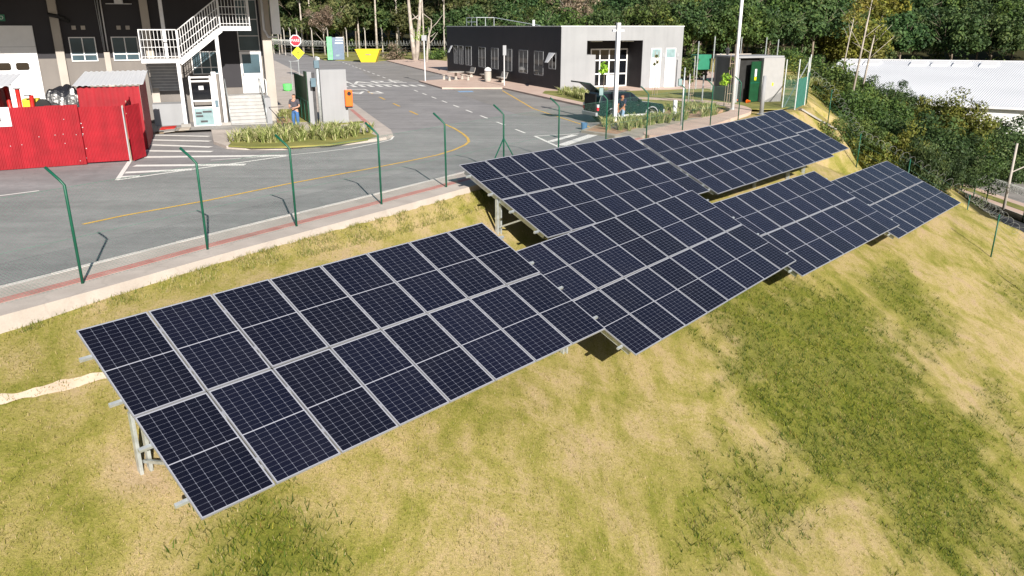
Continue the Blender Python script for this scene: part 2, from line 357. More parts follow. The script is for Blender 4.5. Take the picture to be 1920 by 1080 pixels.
weed = np.clip(.9+sdpoly(XX, YY, WEED[4])*1.8+wob*.5, 0, 1)
for i, poly in enumerate(WEED): weed = np.maximum(weed, np.clip(.5+(sdpoly(XX, YY, poly)+wob*(1.9 if i == 0 else .7)-.1)/1.8, 0, 1))
tint = np.zeros((XX.size, 3), np.float32); tint[:, 0] = weed.ravel()
SOILP = [hit(255, 885), (-.63, 23.92, 0), hit(1755, 388)]
so_ = np.zeros(XX.shape)
for q in SOILP: so_ = np.maximum(so_, np.clip(1.35-np.hypot(XX-q[0], YY-q[1])/.45+wob*.3, 0, 1))
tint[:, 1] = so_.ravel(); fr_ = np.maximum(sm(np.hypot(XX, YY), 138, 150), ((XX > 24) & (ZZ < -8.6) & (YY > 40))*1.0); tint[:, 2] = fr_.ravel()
m, n, l, b = nodes_of('hill_grass', .95); b.inputs['Specular IOR Level'].default_value = .15
tc = n.new('ShaderNodeTexCoord')
def nz(scale, det=6, rough=.6, vec=None, dist=0):
    q = n.new('ShaderNodeTexNoise'); q.inputs['Scale'].default_value = scale; q.inputs['Detail'].default_value = det; q.inputs['Roughness'].default_value = rough; q.inputs['Distortion'].default_value = dist
    l.new(vec or tc.outputs['Object'], q.inputs['Vector']); return q.outputs['Fac']
def ramp(fac, stops):
    q = n.new('ShaderNodeValToRGB'); e = q.color_ramp.elements
    while len(e) < len(stops): e.new(.5)
    for i, (p_, c_) in enumerate(stops): e[i].position = p_; e[i].color = (*c_, 1)
    l.new(fac, q.inputs['Fac']); return q.outputs['Color']
mp = n.new('ShaderNodeMapping'); mp.inputs['Rotation'].default_value = (0, 0, math.radians(43)); mp.inputs['Scale'].default_value = (1.0, .28, 1)
l.new(tc.outputs['Object'], mp.inputs['Vector'])
big = nz(.42, 7, .66, dist=.9); med = nz(1.7, 7, .72, mp.outputs[0]); fin = nz(16, 5, .75); vf = nz(60, 4, .8)
mixf = mth('ADD', mth('MULTIPLY', big, .50), mth('ADD', mth('MULTIPLY', med, .30), mth('MULTIPLY', fin, .20)))
base = ramp(mixf, [(.35, (.115, .135, .022)), (.42, (.21, .205, .038)), (.485, (.31, .265, .083)), (.55, (.41, .32, .155)), (.615, (.41, .30, .185)), (.70, (.31, .215, .135))])
fine = ramp(vf, [(.28, (.30, .30, .26)), (.42, (.82, .82, .80)), (.55, (1.05, 1.05, 1.05)), (.74, (1.6, 1.55, 1.45))])
mm = n.new('ShaderNodeMix'); mm.data_type = 'RGBA'; mm.blend_type = 'MULTIPLY'; mm.inputs[0].default_value = 1; l.new(base, mm.inputs[6]); l.new(fine, mm.inputs[7])
wcol = ramp(mth('ADD', mth('MULTIPLY', med, .4), mth('MULTIPLY', fin, .6)), [(.36, (.045, .070, .006)), (.5, (.110, .130, .012)), (.64, (.20, .195, .026))])
at = n.new('ShaderNodeAttribute'); at.attribute_name = 'tint'; sx_ = n.new('ShaderNodeSeparateColor'); l.new(at.outputs['Color'], sx_.inputs[0])
wm = mth('MULTIPLY', sx_.outputs[0], .85)
cA = mix(wm, mm.outputs[2], wcol); cB = mix(sx_.outputs[1], cA, ramp(fin, [(.3, (.32, .23, .13)), (.7, (.46, .35, .23))]))
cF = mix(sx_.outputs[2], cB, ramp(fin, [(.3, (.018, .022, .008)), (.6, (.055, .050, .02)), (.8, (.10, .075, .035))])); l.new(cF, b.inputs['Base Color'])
bp = n.new('ShaderNodeBump'); bp.inputs['Strength'].default_value = .55; bp.inputs['Distance'].default_value = .05; l.new(mth('ADD', fin, mth('MULTIPLY', vf, .6)), bp.inputs['Height']); l.new(bp.outputs[0], b.inputs['Normal'])
grassmat = m
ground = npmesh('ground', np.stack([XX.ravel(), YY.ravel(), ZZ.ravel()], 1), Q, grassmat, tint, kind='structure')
ground.data.polygons.foreach_set('use_smooth', [True]*len(ground.data.polygons))
lawnm = mat('lawn_grass', (.13, .15, .03), .95, scale=.8, c2=(.30, .27, .08), bump=.6, bscale=30)
forestfloor = mat('forest_floor', (.03, .035, .012), .95, scale=.2, c2=(.16, .11, .05))

# grass tufts and weeds scattered on the hill -------------------------
vegm = vcol_mat('blade_green', .75, .25)
def scatter(name, pts, hgt, lean, wid, colf, blades, label, cat):
    N = len(pts); P = np.repeat(pts, blades, 0); M_ = len(P)
    a = rng.uniform(0, 2*np.pi, M_); hh = rng.uniform(hgt[0], hgt[1], M_); ln = rng.uniform(lean[0], lean[1], M_)*hh; ww = rng.uniform(wid[0], wid[1], M_)
    P = P+np.stack([rng.normal(0, .03, M_), rng.normal(0, .03, M_), np.zeros(M_)], 1)
    pr = a+np.pi/2
    b0 = P+np.stack([np.cos(pr)*ww, np.sin(pr)*ww, -.01+np.zeros(M_)], 1); b1 = P-np.stack([np.cos(pr)*ww, np.sin(pr)*ww, .01+np.zeros(M_)], 1)
    tp = P+np.stack([np.cos(a)*ln, np.sin(a)*ln, hh], 1)
    V = np.stack([b0, b1, tp], 1).reshape(-1, 3); Fq = np.arange(M_*3).reshape(-1, 3)
    C_ = colf(M_, np.repeat(np.arange(N), blades)); C_ = np.repeat(C_, 3, 0)
    return tag(npmesh(name, V, Fq, vegm, C_), label, cat, kind='stuff')
def pick(cols, idx): return np.array(cols, np.float32)[idx]
N0 = 620000
U0 = rng.uniform(0, 1, N0); X0 = rng.uniform(-16, 27, N0); Y0 = 3+55*U0**1.5
dd = (.73*X0-.683*Y0)-np.interp(.683*X0+.73*Y0, TS, TT)
keep = (dd > .35) & (rng.uniform(0, 1, N0) < np.clip(11/np.hypot(X0, Y0), .1, 1)) & (np.abs(X0) < Y0*.78+2); X0 = X0[keep]; Y0 = Y0[keep]
pts = np.stack([X0, Y0, terrain(X0, Y0)], 1)
gcols = [(.17, .18, .03), (.26, .24, .05), (.36, .29, .10), (.43, .34, .16), (.48, .40, .23), (.11, .14, .024)]
def gc(M_, ix):
    k = np.clip((noise2(pts[ix, 0]*1.6, pts[ix, 1]*1.6)*1.3+2.2+rng.normal(0, 1.1, M_)), 0, 5).astype(int); return pick(gcols, k)*rng.uniform(.75, 1.15, (M_, 1))
scatter('short_grass', pts, (.02, .06), (.3, 1.3), (.003, .008), gc, 2, 'short dry and green grass covering the hillside around the solar tables', 'grass')
se = rng.uniform(0, 46, 26000); te = np.interp(se, TS, TT)+rng.uniform(.02, .55, len(se))**1.0; xe = .683*se+.73*te; ye = .73*se-.683*te
ke = noise2(xe*2.2, ye*2.2, 1.0, 2)+rng.normal(0, .35, len(xe)) > .05; pte = np.stack([xe[ke], ye[ke], terrain(xe[ke], ye[ke])], 1)
scatter('verge_grass', pte, (.03, .10), (.3, 1.3), (.004, .009), lambda M_, ix: pick([(.12, .16, .025), (.22, .24, .05), (.34, .30, .10), (.42, .36, .18)], rng.integers(0, 4, M_)), 3, 'taller uneven grass fringe growing over the outer edge of the pavement', 'grass')
wv = np.zeros(0); XW = rng.uniform(-6, 27, 240000); YW = 3+42*rng.uniform(0, 1, 240000)**1.2
wk = np.zeros(len(XW)); wb = noise2(XW, YW, 1.5)*.7+noise2(XW*2.7, YW*2.7, 1.3, 3)*.45
for i, poly in enumerate(WEED): wk = np.maximum(wk, np.clip(.5+(sdpoly(XW, YW, poly)+wb*(1.9 if i == 0 else .7)-.2)/1.8, 0, 1))
cl_ = np.clip(1.1+sdpoly(XW, YW, WEED[4])*2.2, 0, 1); kp = (rng.uniform(0, 1, len(XW)) < np.maximum(wk*np.clip(14/np.hypot(XW, YW), .3, 1), cl_*.95)); XW = XW[kp]; YW = YW[kp]; ptw = np.stack([XW, YW, terrain(XW, YW)], 1)
wcols = [(.035, .065, .006), (.07, .11, .010), (.12, .155, .014), (.18, .195, .018), (.27, .25, .035), (.20, .13, .035)]
def wc(M_, ix):
    k = np.clip(rng.normal(2.0, 1.3, M_)+noise2(ptw[ix, 0]*2, ptw[ix, 1]*2)*1.0, 0, 5).astype(int); return pick(wcols, k)*rng.uniform(.8, 1.2, (M_, 1))
scatter('weed_patch', ptw, (.03, .14), (.3, 1.6), (.006, .015), wc, 3, 'dark green creeping weeds in patches on the dry grass below the tables', 'weeds')
# ------------------------------------------------------------------ roads, pavements, markings
def struct(name, mb, m_, **k): return mb.build(name, m_, kind='structure', **k)
FB = [(-30, -14.5), (-16.5, 3.6), (-8.86, 15.15), (-7.24, 17.72), (-5.72, 19.98), (-3.89, 22.66), (-2.17, 25.27), (-.30, 28.1), (1.85, 30.95), (4.1, 34.1), (6.35, 36.95), (8.7, 40.0), (10.6, 42.0), (12.7, 44.2), (16.6, 48.6), (19.6, 53.0)]
def offs(pl, d):   # + = towards the road (left of travel)
    out = []
    for i, p in enumerate(pl):
        a = Vector(pl[max(i-1, 0)]); c = Vector(pl[min(i+1, len(pl)-1)]); t = (c-a).normalized(); nrm = Vector((-t.y, t.x)); out.append(tuple(Vector(p)+nrm*d))
    return out
def strip(mb, A, B, z0, z1):
    for i in range(len(A)-1):
        mb.prism([A[i], B[i], B[i+1], A[i+1]], z0, z1)
    return mb
def slab(A, B, z0, z1):      # one closed slab between two polylines
    mb = MB(); nA = len(A)
    v = [(p[0], p[1], z1) for p in A]+[(p[0], p[1], z1) for p in B]+[(p[0], p[1], z0) for p in A]+[(p[0], p[1], z0) for p in B]
    f = []
    for i in range(nA-1):
        f += [(i, nA+i, nA+i+1, i+1), (i+1, i+1+2*nA, i+2*nA, i), (nA+i, nA+i+2*nA, nA+i+1+2*nA, nA+i+1)]
    f += [(0, 2*nA, 3*nA, nA), (nA-1, 2*nA-1, 4*nA-1, 3*nA-1)]
    return mb.add(v, f)
FBm = FB[:8]+[(.9, 29.7)]+FB[8:]
inner = offs(FB, 1.25); outer = offs(FB, -.62)
road = MB().sheet([inner[i] for i in range(0, 10)]+[W(20.1, 35.5), W(22.5, 40), W(31, 47), W(33, 126), W(33, 210), W(14, 330), W(-90, 330), W(-90, -14), inner[0]], 0)
struct('road', road, asphalt)
FBs = FB[:11]
struct('pavement', slab(offs(FBs, -.62), offs(FBs, 1.10), -.45, .13), concrete)
kerbtop = mat('kerb_top', (.56, .52, .48), .9, scale=3, c2=(.68, .64, .60), bump=.15); kb0 = struct('kerb', slab(offs(FBs, 1.103), offs(FBs, 1.25), -.06, .08), kerbm)
kp_ = [Vector(p) for p in offs(FBs, 1.18)]
for i in range(1, len(kp_)-1):
    a, c = kp_[i], kp_[i+1]; L = (c-a).length; nk = max(1, round(L/.95)); t_ = (c-a)/L; nn_ = Vector((-t_.y, t_.x))
    for k in range(nk):
        p0 = a+t_*(L*k/nk+.012); p1 = a+t_*(L*(k+1)/nk-.012); hz_ = .135+random.uniform(-.006, .006); wd_ = .078+random.uniform(-.003, .003)
        MB().prism([tuple(p0-nn_*wd_), tuple(p1-nn_*wd_), tuple(p1+nn_*wd_), tuple(p0+nn_*wd_)], .081, hz_).build('kerb_stone', kerbtop, kb0)
mb = slab(offs(FBs, .12), offs(FBs, .42), .12, .136); struct('tactile_strip', mb, redpave)
# worn asphalt lane in front of the building
struct('parking_lane', MB().sheet([W(21.2, 38.6), W(24.1, 46), W(25.0, 65.5), W(20.6, 66.6), W(19.4, 60), W(18.2, 45)], .004), asphalt2)
struct('far_parking', MB().sheet([G(700,150), G(786,153.6), G(820,139), G(724,115.5), G(660,119)], .004), asphalt2)
mb = MB()
def line(a, b, w_, z=.008, m_=None):
    a = Vector(a); b = Vector(b); t = (b-a).normalized(); q = Vector((-t.y, t.x))*w_/2
    return [tuple(a-q), tuple(b-q), tuple(b+q), tuple(a+q)]
def polyline(mb, pl, w_, z):
    for i in range(len(pl)-1): mb.sheet(line(pl[i], pl[i+1], w_)[::1], z+.0003*(i % 2))
# dashed white lane line
wm_ = MB()
dl = [G(620,111.5), G(700,138), G(745,154.5), G(775,168), G(985,250)]
A_ = Vector(W(15.6, 39.5)); 
def dashes(mb, pts, on, off, w_, z):
    P_ = [Vector(p) for p in pts]; L = [0]
    for i in range(len(P_)-1): L.append(L[-1]+(P_[i+1]-P_[i]).length)
    def at_(s_):
        for i in range(len(P_)-1):
            if s_ <= L[i+1]: return P_[i].lerp(P_[i+1], (s_-L[i])/(L[i+1]-L[i]))
        return P_[-1]
    s_ = .3
    while s_+on < L[-1]: mb.sheet(line(at_(s_), at_(s_+on), w_), z); s_ += on+off
dashes(wm_, [G(988,251), G(860,201), G(775,168.5)], 1.6, 1.9, .13, .008)
dashes(wm_, [G(735,151), G(640,116)], 1.9, 1.9, .14, .008)
dashes(wm_, [G(-60,375), G(158,347)], 1.7, 1.9, .12, .008)
# zebra blocks and stop bars
zl, zr = Vector(G(640,163.5)), Vector(G(795,162)); 
for k in range(12):
    a = zl.lerp(zr, (k-1.6)/9.6); bq = zl.lerp(zr, (k-1.6+.52)/9.6); dq = Vector(W(0, 2.2)); wm_.sheet([a, bq, bq+dq, a+dq], .0085)
wm_.sheet(line(G(640,168), G(683,167.5), .45), .0085); wm_.sheet(line(G(662,158.7), G(735,158.5), .5), .0085)
wm_.sheet(line(G(662,158.7), G(643,149.5), .15), .0092); wm_.sheet(line(G(683,167.5), G(690,170), .15), .0092)
# hatched no-parking zone by the stairs
hz = [G(218,338), G(540,292.5)]
def qclip(q0, wd, p0, p1): wm_.sheet([W(p0, q0), W(p1, q0), W(p1, q0+wd), W(p0, q0+wd)], .0086)
wm_.sheet(line(hz[0], hz[1], .16), .0091); wm_.sheet(line(G(220,338), G(243,303), .16), .0089)
for (xa, ya, xb, yb, wd) in [(235,324,360,318,.42),(228,332,262,330,.3),(252,311,460,309,.42),(262,295,536,292,.42),(268,283,395,290,.01),(268,283,398,284.5,.38),(272,271.5,396,276,.36),(276,262.5,394,265,.34),(288,253.5,392,256,.3),(300,246.5,350,248,.25)]:
    if wd > .05: wm_.sheet(line(G(xa, ya), G(xb, yb), wd), .0086)
# triangle chevron by the pavement nose
tri = [G(1003,255.5), G(1048,276), G(1108,250)]
wm_.sheet(line(tri[0], tri[1], .16), .0086); wm_.sheet(line(tri[0], G(1085,251), .14), .0089); wm_.sheet(line(G(1030,266), G(1078,253), .36), .0083); wm_.sheet(line(G(1052,273), G(1112,253), .5), .0081)
# edge line outside the island
polyline(wm_, [G(395,300.5), G(470,296), G(540,291), G(600,285.5), G(660,278), G(705,269), G(733,262), G(738,256)], .1, .0085)
struct('road_marking', wm_, whitep)
ym = MB()
yl_ = [G(155,421), G(230,405), G(390,376), G(540,345), G(690,317), G(760,303.5), G(820,291), G(852,281), G(872,272), G(879,266), G(877,259), G(868,251), G(852,241), G(834,233)]
polyline(ym, yl_, .13, .0085)
dashes(ym, [G(785,216), G(722,187), G(690,172)], 2.3, 3.2, .14, .0085)
polyline(ym, [G(942,170), G(1000,204), G(1120,243)], .12, .0095)
struct('yellow_marking', ym, yellowp)
struct('blue_parking_mark', MB().sheet([G(857,171), G(885,170.5), G(889,172.8), G(862,173.3)], .0088), bluep)
for txt, c_, rot, nm in (('PARE', G(652,174.5), RZ+math.pi, 'a'), ('PARE', G(694,154.6), RZ, 'b')):
    t = text('road_lettering', txt, 2.2 if nm == 'a' else 2.6, whitep, None, (c_[0], c_[1], .009), rot=(0,0,rot), scale=(1.15, 1.6 if nm == 'a' else 1.9, .3)); t['kind'] = 'structure'

# lawns, islands, paved areas (raised slabs on kerbs)
def raised(name, poly, z1, m_, z0=-.05): return struct(name, MB().prism(poly, z0, z1), m_)
def rnd(pts_, it=2):
    for _ in range(it):
        o = []
        for i in range(len(pts_)):
            a = Vector(pts_[i]); c = Vector(pts_[(i+1) % len(pts_)]); o += [tuple(a.lerp(c, .25)), tuple(a.lerp(c, .75))]
        pts_ = o
    return pts_
def ccw(p):
    a = sum(p[i][0]*p[(i+1) % len(p)][1]-p[(i+1) % len(p)][0]*p[i][1] for i in range(len(p))); return p if a > 0 else p[::-1]
isl = ccw([W(.35, 44.4), W(.35, 38.6), G(425,279), G(460,281), G(530,281), G(600,277), G(650,272), G(700,266), G(725,262), G(737,256.5), G(733,248), G(700,224), G(676,206), G(650,187), W(10.4, 68), W(10.9, 90), W(11.6, 131), W(4.6, 131), W(4.6, 44.6)])
raised('island_pavement', isl, .13, concrete)
struct('tactile_strip_island', MB().sheet([G(655,205,.13), G(662,205,.13), G(700,236,.13), G(690,236,.13)], .134), redpave)
struct('asphalt_apron', MB().sheet([W(.36, 43.2), W(3.5, 41.9), W(4.5, 44.5), W(1.4, 44.9), W(-2.4, 44.9), W(-2.4, 43.3)], .137), concrete_d)
lawn_isl = ccw([G(428,274,.13), G(470,276.5,.13), G(540,276,.13), G(620,271.5,.13), G(690,262,.13), G(708,256,.13), G(690,249,.13), G(600,249,.13), G(500,254,.13), G(440,262,.13)])
struct('island_lawn', MB().prism(lawn_isl, .10, .16), lawnm)
struct('green_verge', MB().prism([W(4.65, 44.9), W(5.6, 44.9), W(6.4, 52), W(4.65, 52.5)], .1, .15), lawnm)
struct('earth_bed', MB().prism([W(3.75, 44.2), W(4.62, 44.2), W(4.62, 48.8), W(4.1, 48.8)], .1, .146), soil)
struct('box_verge', MB().prism([W(6.1, 42.7), W(8.2, 43.2), W(8.4, 44.0), W(6.1, 43.5)], .1, .15), lawnm)
# area in front of and around the low building
plaza = ccw([G(724,114.5), G(820,139), G(862,149), G(785,154), G(829,167), G(942,166.8), G(1124.7,208), G(1132,214), W(26, 47.5), W(36, 48.5), W(42, 50.8), W(50, 61), W(60, 90), W(52, 128), W(33, 129)])
raised('plaza_pavement', plaza, .13, pinkpave)
struct('plaza_lawn', MB().prism(ccw([W(28.3, 59.2), W(30.0, 57.6), W(40.5, 57.4), W(41.0, 49.5), W(39.3, 45.3), W(37.4, 42.6), W(34.6, 40.9), W(33.2, 41.4), W(31.6, 44.4), W(26.5, 47.8), W(24.8, 47), W(25.4, 58), W(26.6, 60.2)]), .09, .137), lawnm)
struct('side_lawn', MB().prism(ccw([W(40.9, 49.6), W(41.5, 57.6), W(46, 58.5), W(42.6, 51.6), W(39.4, 45.2)]), -.02, .141), lawnm)
struct('far_lawn', MB().prism(ccw([G(607,113), G(700,116), G(745,112), G(800,112), G(838,116), G(838,108), G(750,92), G(620,92), G(560,88), G(520,90), G(575,103)]), -.04, .14), lawnm)
fp = ccw(rnd([W(19.6, 33.6), W(23.6, 36.4), W(29, 39.7), W(31.6, 41.7), W(32.5, 44.2), W(32.5, 46.4), W(31.4, 48.8), W(29.0, 51.4), W(29.3, 53.0), W(32.2, 50.6), W(34.1, 47.4), W(34.0, 43.8), W(32.4, 40.6), W(28.9, 38.0), W(21, 31.8)], 2))
struct('footpath', MB().prism(fp, -.04, .150), pinkpave)
struct('garden_bed_ground', MB().prism(ccw([W(19.4, 36.0), W(20.6, 38.2), W(27.4, 38.9), W(29.2, 40.6), W(31.0, 42.0), W(31.4, 43.8), W(30.6, 44.9), W(26.5, 44.2), W(25.6, 40.3), W(20.8, 38.9), W(18.2, 35.9), W(19.0, 34.1), W(22.8, 37.2), W(28.6, 40.0)]), -.03, .128), soil)
struct('kerb_nose', MB().prism(ccw([W(18.0, 36.1), W(18.6, 33.6), W(19.4, 32.6), W(22, 35.2), W(28, 39), W(29, 40), W(27.4, 39.0), W(20.4, 38.5)]), -.05, .122), kerbm)
# pale drain strip across the slope
dp = [hit(*p) for p in [(-40,757),(0,750),(60,738),(120,722),(190,706),(300,690)]]
mb = MB()
for i in range(len(dp)-1):
    a = Vector(dp[i][:2]); c = Vector(dp[i+1][:2]); q = (Vector(dp[-1][:2])-Vector(dp[0][:2])).normalized(); q = Vector((-q.y, q.x))
    nseg = 24
    for k in range(nseg):
        pa = a.lerp(c, k/nseg); pc = a.lerp(c, (k+1)/nseg); fk = i*24+k; wf = lambda n_: .11+.025*math.sin(n_*.11)+.012*math.sin(n_*.29); w0 = wf(fk); w1 = wf(fk+1)
        vs = [(p.x, p.y, T(p.x, p.y)+.012) for p in (pa-q*w0, pc-q*w1, pc+q*w1, pa+q*w0)]; mb.add(vs, [(0,1,2,3)])
struct('drain_channel', mb, limes)
ld = [hit(*p) for p in ((1500,206),(1530,224),(1565,244),(1604,268))]; mb = MB()
for i in range(2):
    a, c = Vector(ld[i]), Vector(ld[i+1]); mb.beam(a+Vector((0,0,.06)), c+Vector((0,0,.06)), .34, .10)
struct('slope_drain', mb, concrete_d)
# lower street, its pavement and retaining kerb at the right
KB = [G(1640,302,-9.4), G(1749,343,-9.4), G(1802,363,-9.4), G(1848,383,-9.4), G(1918,410,-9.4), G(2010,447,-9.4)]
SB = [G(1640,285,-9.4), G(1749,325,-9.4), G(1802,343,-9.4), G(1860,362,-9.4), G(1918,381,-9.4), G(2010,412,-9.4)]
struct('street_pavement', slab(KB, SB, -9.9, -9.38), pinkpave); struct('street_verge', slab([tuple(Vector(a).lerp(Vector(b), .45)) for a, b in zip(KB, SB)], [tuple(Vector(a).lerp(Vector(b), .75)) for a, b in zip(KB, SB)], -9.8, -9.36), lawnm)
struct('street', slab(SB, [(p[0]*1.25, p[1]*1.25) for p in SB], -9.9, -9.48), asphalt2)
struct('far_street_verge', slab([(p[0]*1.25, p[1]*1.25) for p in SB], [(p[0]*1.4, p[1]*1.4) for p in SB], -9.9, -9.3), lawnm)
# ------------------------------------------------------------------ solar tables
U = 1.174; V_ = 2.131
TABS = [((-7.1581,11.7738,.4437),(.6831,.7302,.0136),(.6668,-.616,-.4196),8,'nearest solar table, eight columns of black panels on tall posts at the left'),
 ((-.0226,19.1663,-.3527),(.6596,.7514,.0213),(.688,-.5921,-.4196),8,'second solar table of the lower row, its left end behind the nearest table'),
 ((-1.7332,25.1059,.9007),(.6924,.7215,.0058),(.6608,-.6308,-.4067),8,'solar table beside the road with its tall double post standing over black shade'),
 ((5.3455,32.9324,.6219),(.6815,.7317,.0123),(.6697,-.6168,-.4136),10,'ten-column solar table of the upper row, beyond the table beside the road'),
 ((6.7988,27.006,-.896),(.6878,.7258,.006),(.6608,-.6228,-.4189),8,'third solar table of the lower row, between the second and the farthest one'),
 ((13.6804,34.6268,-1.7159),(.684,.7294,.0069),(.6704,-.6248,-.4002),8,'farthest solar table of the lower row, at the fence with coiled wire'),
 (None,(.6815,.7317,.0123),(.6697,-.6168,-.4136),2,'short two-column solar table at the far end of the upper row')]
pan_f = None
def panel_meshes():
    f = MB(); t = .035
    for (x0, x1, y0, y1) in ((0, PW, -.014, 0), (0, PW, -PL, -PL+.014), (0, .014, -PL+.014, -.014), (PW-.014, PW, -PL+.014, -.014)): f.box(x0, x1, y0, y1, -t, 0)
    a = f.build('solar_panel', alu); c = MB().add([(.014,-.014,-.003),(.014,-PL+.014,-.003),(PW-.014,-PL+.014,-.003),(PW-.014,-.014,-.003)], [(0,1,2,3)]).add([(.014,-.014,-.008),(PW-.014,-.014,-.008),(PW-.014,-PL+.014,-.008),(.014,-PL+.014,-.008)], [(0,1,2,3)]).build('cell_sheet', cells, a)
    return a, c
pf, pc = panel_meshes()
first = True
for ti, (P, a, b_, nc, lab) in enumerate(TABS):
    a = Vector(a).normalized(); b_ = Vector(b_); b_ = (b_-a*b_.dot(a)).normalized()
    if P is None:
        ref = Vector(TABS[3][0])+Vector(TABS[3][1]).normalized()*(12.15*U); r = ray(1466.3, 204.3); kk = ref.y/r[1]; TR = Vector((r[0]*kk, r[1]*kk, H+r[2]*kk)); P = TR-a*2*U
    P = Vector(P); nrm = a.cross(-b_).normalized(); M = Matrix((a, -b_, nrm)).transposed().to_4x4(); M.translation = P
    root = thing('solar_table', lab, 'solar array', group='tables of solar panels on the hillside'); root.matrix_world = M; Mi = M.inverted()
    for i in range(nc):
        for j in range(2):
            if first: o, c = pf, pc; first = False
            else: o = pf.copy(); col.objects.link(o); c = pc.copy(); col.objects.link(c); c.parent = o
            o.parent = root; o.location = (i*U+.012, -j*V_-.012, random.uniform(-.004, .004)); o.rotation_euler = (random.uniform(-.005,.005), random.uniform(-.005,.005), 0)
    mbc = MB()
    for i in range(1, nc):
        for j in range(2):
            for q in (.25, .75): mbc.box(i*U-.016, i*U+.016, -j*V_-q*PL-.03, -j*V_-q*PL+.03, -.03, .006)
    mbc.build('clamps', alu, root, kind='stuff')
    L = nc*U
    for v in (.29, .80, 1.27, 1.80):
        yv = -v*V_
        MB().box(-.17, L+.20, yv-.028, yv+.028, -.10, -.042).build('rail', galv, root)
    us = [.14+k*(L-.32)/(max(2, round(nc/2.6))-1) for k in range(max(2, round(nc/2.6)))]
    for u in us:
        MB().box(u-.04, u+.04, -2*V_+.22, -.24, -.215, -.108).build('rafter', galv, root)
        top = M @ Vector((u, -.90*V_, -.2)); gz = T(top.x, top.y)-.15
        wv_ = [Vector((top.x+dx_, top.y+dy_, z_)) for z_ in (gz, top.z) for dx_, dy_ in ((-.10,-.03),(-.03,-.05),(-.03,.05),(-.10,.03))]
        pm = MB()
        for sgn in (-1, 1):
            ctr = top+a*sgn*.075; q0 = Vector((ctr.x, ctr.y, gz)); q1 = Vector((ctr.x, ctr.y, top.z+.05))
            pm.beam(Mi@q0, Mi@q1, .10, .055, up=Mi.to_3x3()@a)
        pm.build('post', galv, root)
        f0 = M @ Vector((u, -1.42*V_, -.2)); g0 = Vector((top.x, top.y, gz+(top.z-gz)*.28))
        MB().beam(Mi@g0, Mi@f0, .05, .05).build('brace', galv, root)

# ------------------------------------------------------------------ green fence along the pavement
def fence_post(mb, x, y, z, h=2.06, k=(-.18, .20), r=.030):
    mb.tube([(x,y,z),(x,y,z+h),(x+k[0]*.25,y+k[1]*.25,z+h+.1),(x+k[0]*1.0,y+k[1]*1.0,z+h+.34)], r, 8)
fence = thing('chain_link_fence', 'green fence with bent-top posts and fine wire mesh along the pavement by the road', 'fence')
kv = (-.22, .04)
posts = FB[2:14]
zf = .13
for i, (x, y) in enumerate([FB[2]]+FB[3:14]):
    mb = MB(); fence_post(mb, x, y, zf-.1 if i < 9 else 0, 2.15 if i < 9 else 2.2, (-.36, .08)); mb.build('fence_post', greenp, fence, smooth=True)
x, y = FB[7]; 
for e in (-1, 1): MB().tube([(x, y, 1.35), (x+e*.62, y+e*1.0, .05)], .024, 6).build('fence_strut', greenp, fence, smooth=True)
wire = mat('green_wire', (.10, .22, .17), .5, .1)
mb = MB(); step = .085
for i in range(1, 13):
    a = Vector((*FB[i],)); c = Vector((*FB[i+1],)); L = (c-a).length; t = (c-a)/L; k = 0
    s0 = -2.0
    while s0 < L:
        for sgn in (1, -1):
            sa, sb = s0, s0+2.0
            za, zb = (0, 2.0) if sgn > 0 else (2.0, 0)
            if sa < 0: za = za+(zb-za)*(-sa/2.0); sa = 0
            if sb > L: zb = zb-(zb-za)*((sb-L)/max(sb-sa, 1e-3)); sb = L
            if sb-sa < .01: continue
            pa = a+t*sa; pb = a+t*sb; nn = Vector((-t.y, t.x, 0))*.0016
            A0 = Vector((pa.x, pa.y, .13+za)); B0 = Vector((pb.x, pb.y, .13+zb)); dv = Vector((0,0,.0018))
            mb.add([A0+dv, A0-dv, B0-dv, B0+dv], [(0,1,2,3)])
        s0 += step
mb.build('wire_mesh', wire, fence, kind='stuff')
for zc in (2.13, 1.1):
    m2 = MB(); m2.tube([(p[0], p[1], zc) for p in FB[1:14]], .0035, 4); m2.build('tension_wire', wire, fence)
# two flood lights clipped on the fence
for (ix, nm) in ((9, 'left'), (11, 'right')):
    x, y = FB[ix]; t = thing('floodlight', 'small green floodlight on a bent fence post, %s' % ('near the rear of the dark green car' if ix == 9 else 'beyond the bonnet of the car'), 'floodlight', (x-.34, y+.05, 2.62), 0)
    MB().box(-.02, .16, -.05, .05, -.28, .06).build('housing', greenp, t, bevel=.01); MB().box(-.01, .15, -.058, -.051, -.26, .04).build('lens', glasslit, t)

# ------------------------------------------------------------------ perimeter fence with razor coils
def coil(mb, pl, R_, pitch, w_=.012):
    P_ = [Vector(p) for p in pl]; prev = None; ang = 0
    for i in range(len(P_)-1):
        d = P_[i+1]-P_[i]; L = d.length; t = d/L; sx = t.cross(Vector((0,0,1))).normalized(); sz = sx.cross(t); nst = int(L/pitch*14)
        for k in range(nst):
            ang += 2*math.pi/14; c = P_[i]+d*(k/nst)
            jr = R_*(1+.12*math.sin(ang*.37)); o = c+(sx*math.cos(ang)+sz*math.sin(ang))*jr
            if prev: mb.beam(prev, o, w_, w_)
            prev = o
razor = mat('razor_wire', (.33, .34, .33), .45, .2, metal=.4)
pf_pts = [(1500,196),(1551,240),(1611,318),(1700,372),(1775,420),(1857,488),(1935,560)]
PFW = [(21.0,56.5),(21.71,54),(22.32,50),(23.9,46.4),(26.2,43.6),(23.6,36.6),(23.7,32.5),(26.5,28.0)]
peri = thing('perimeter_fence', 'green perimeter fence down the side of the hill carrying a coil of razor wire', 'fence')
tops_ = []
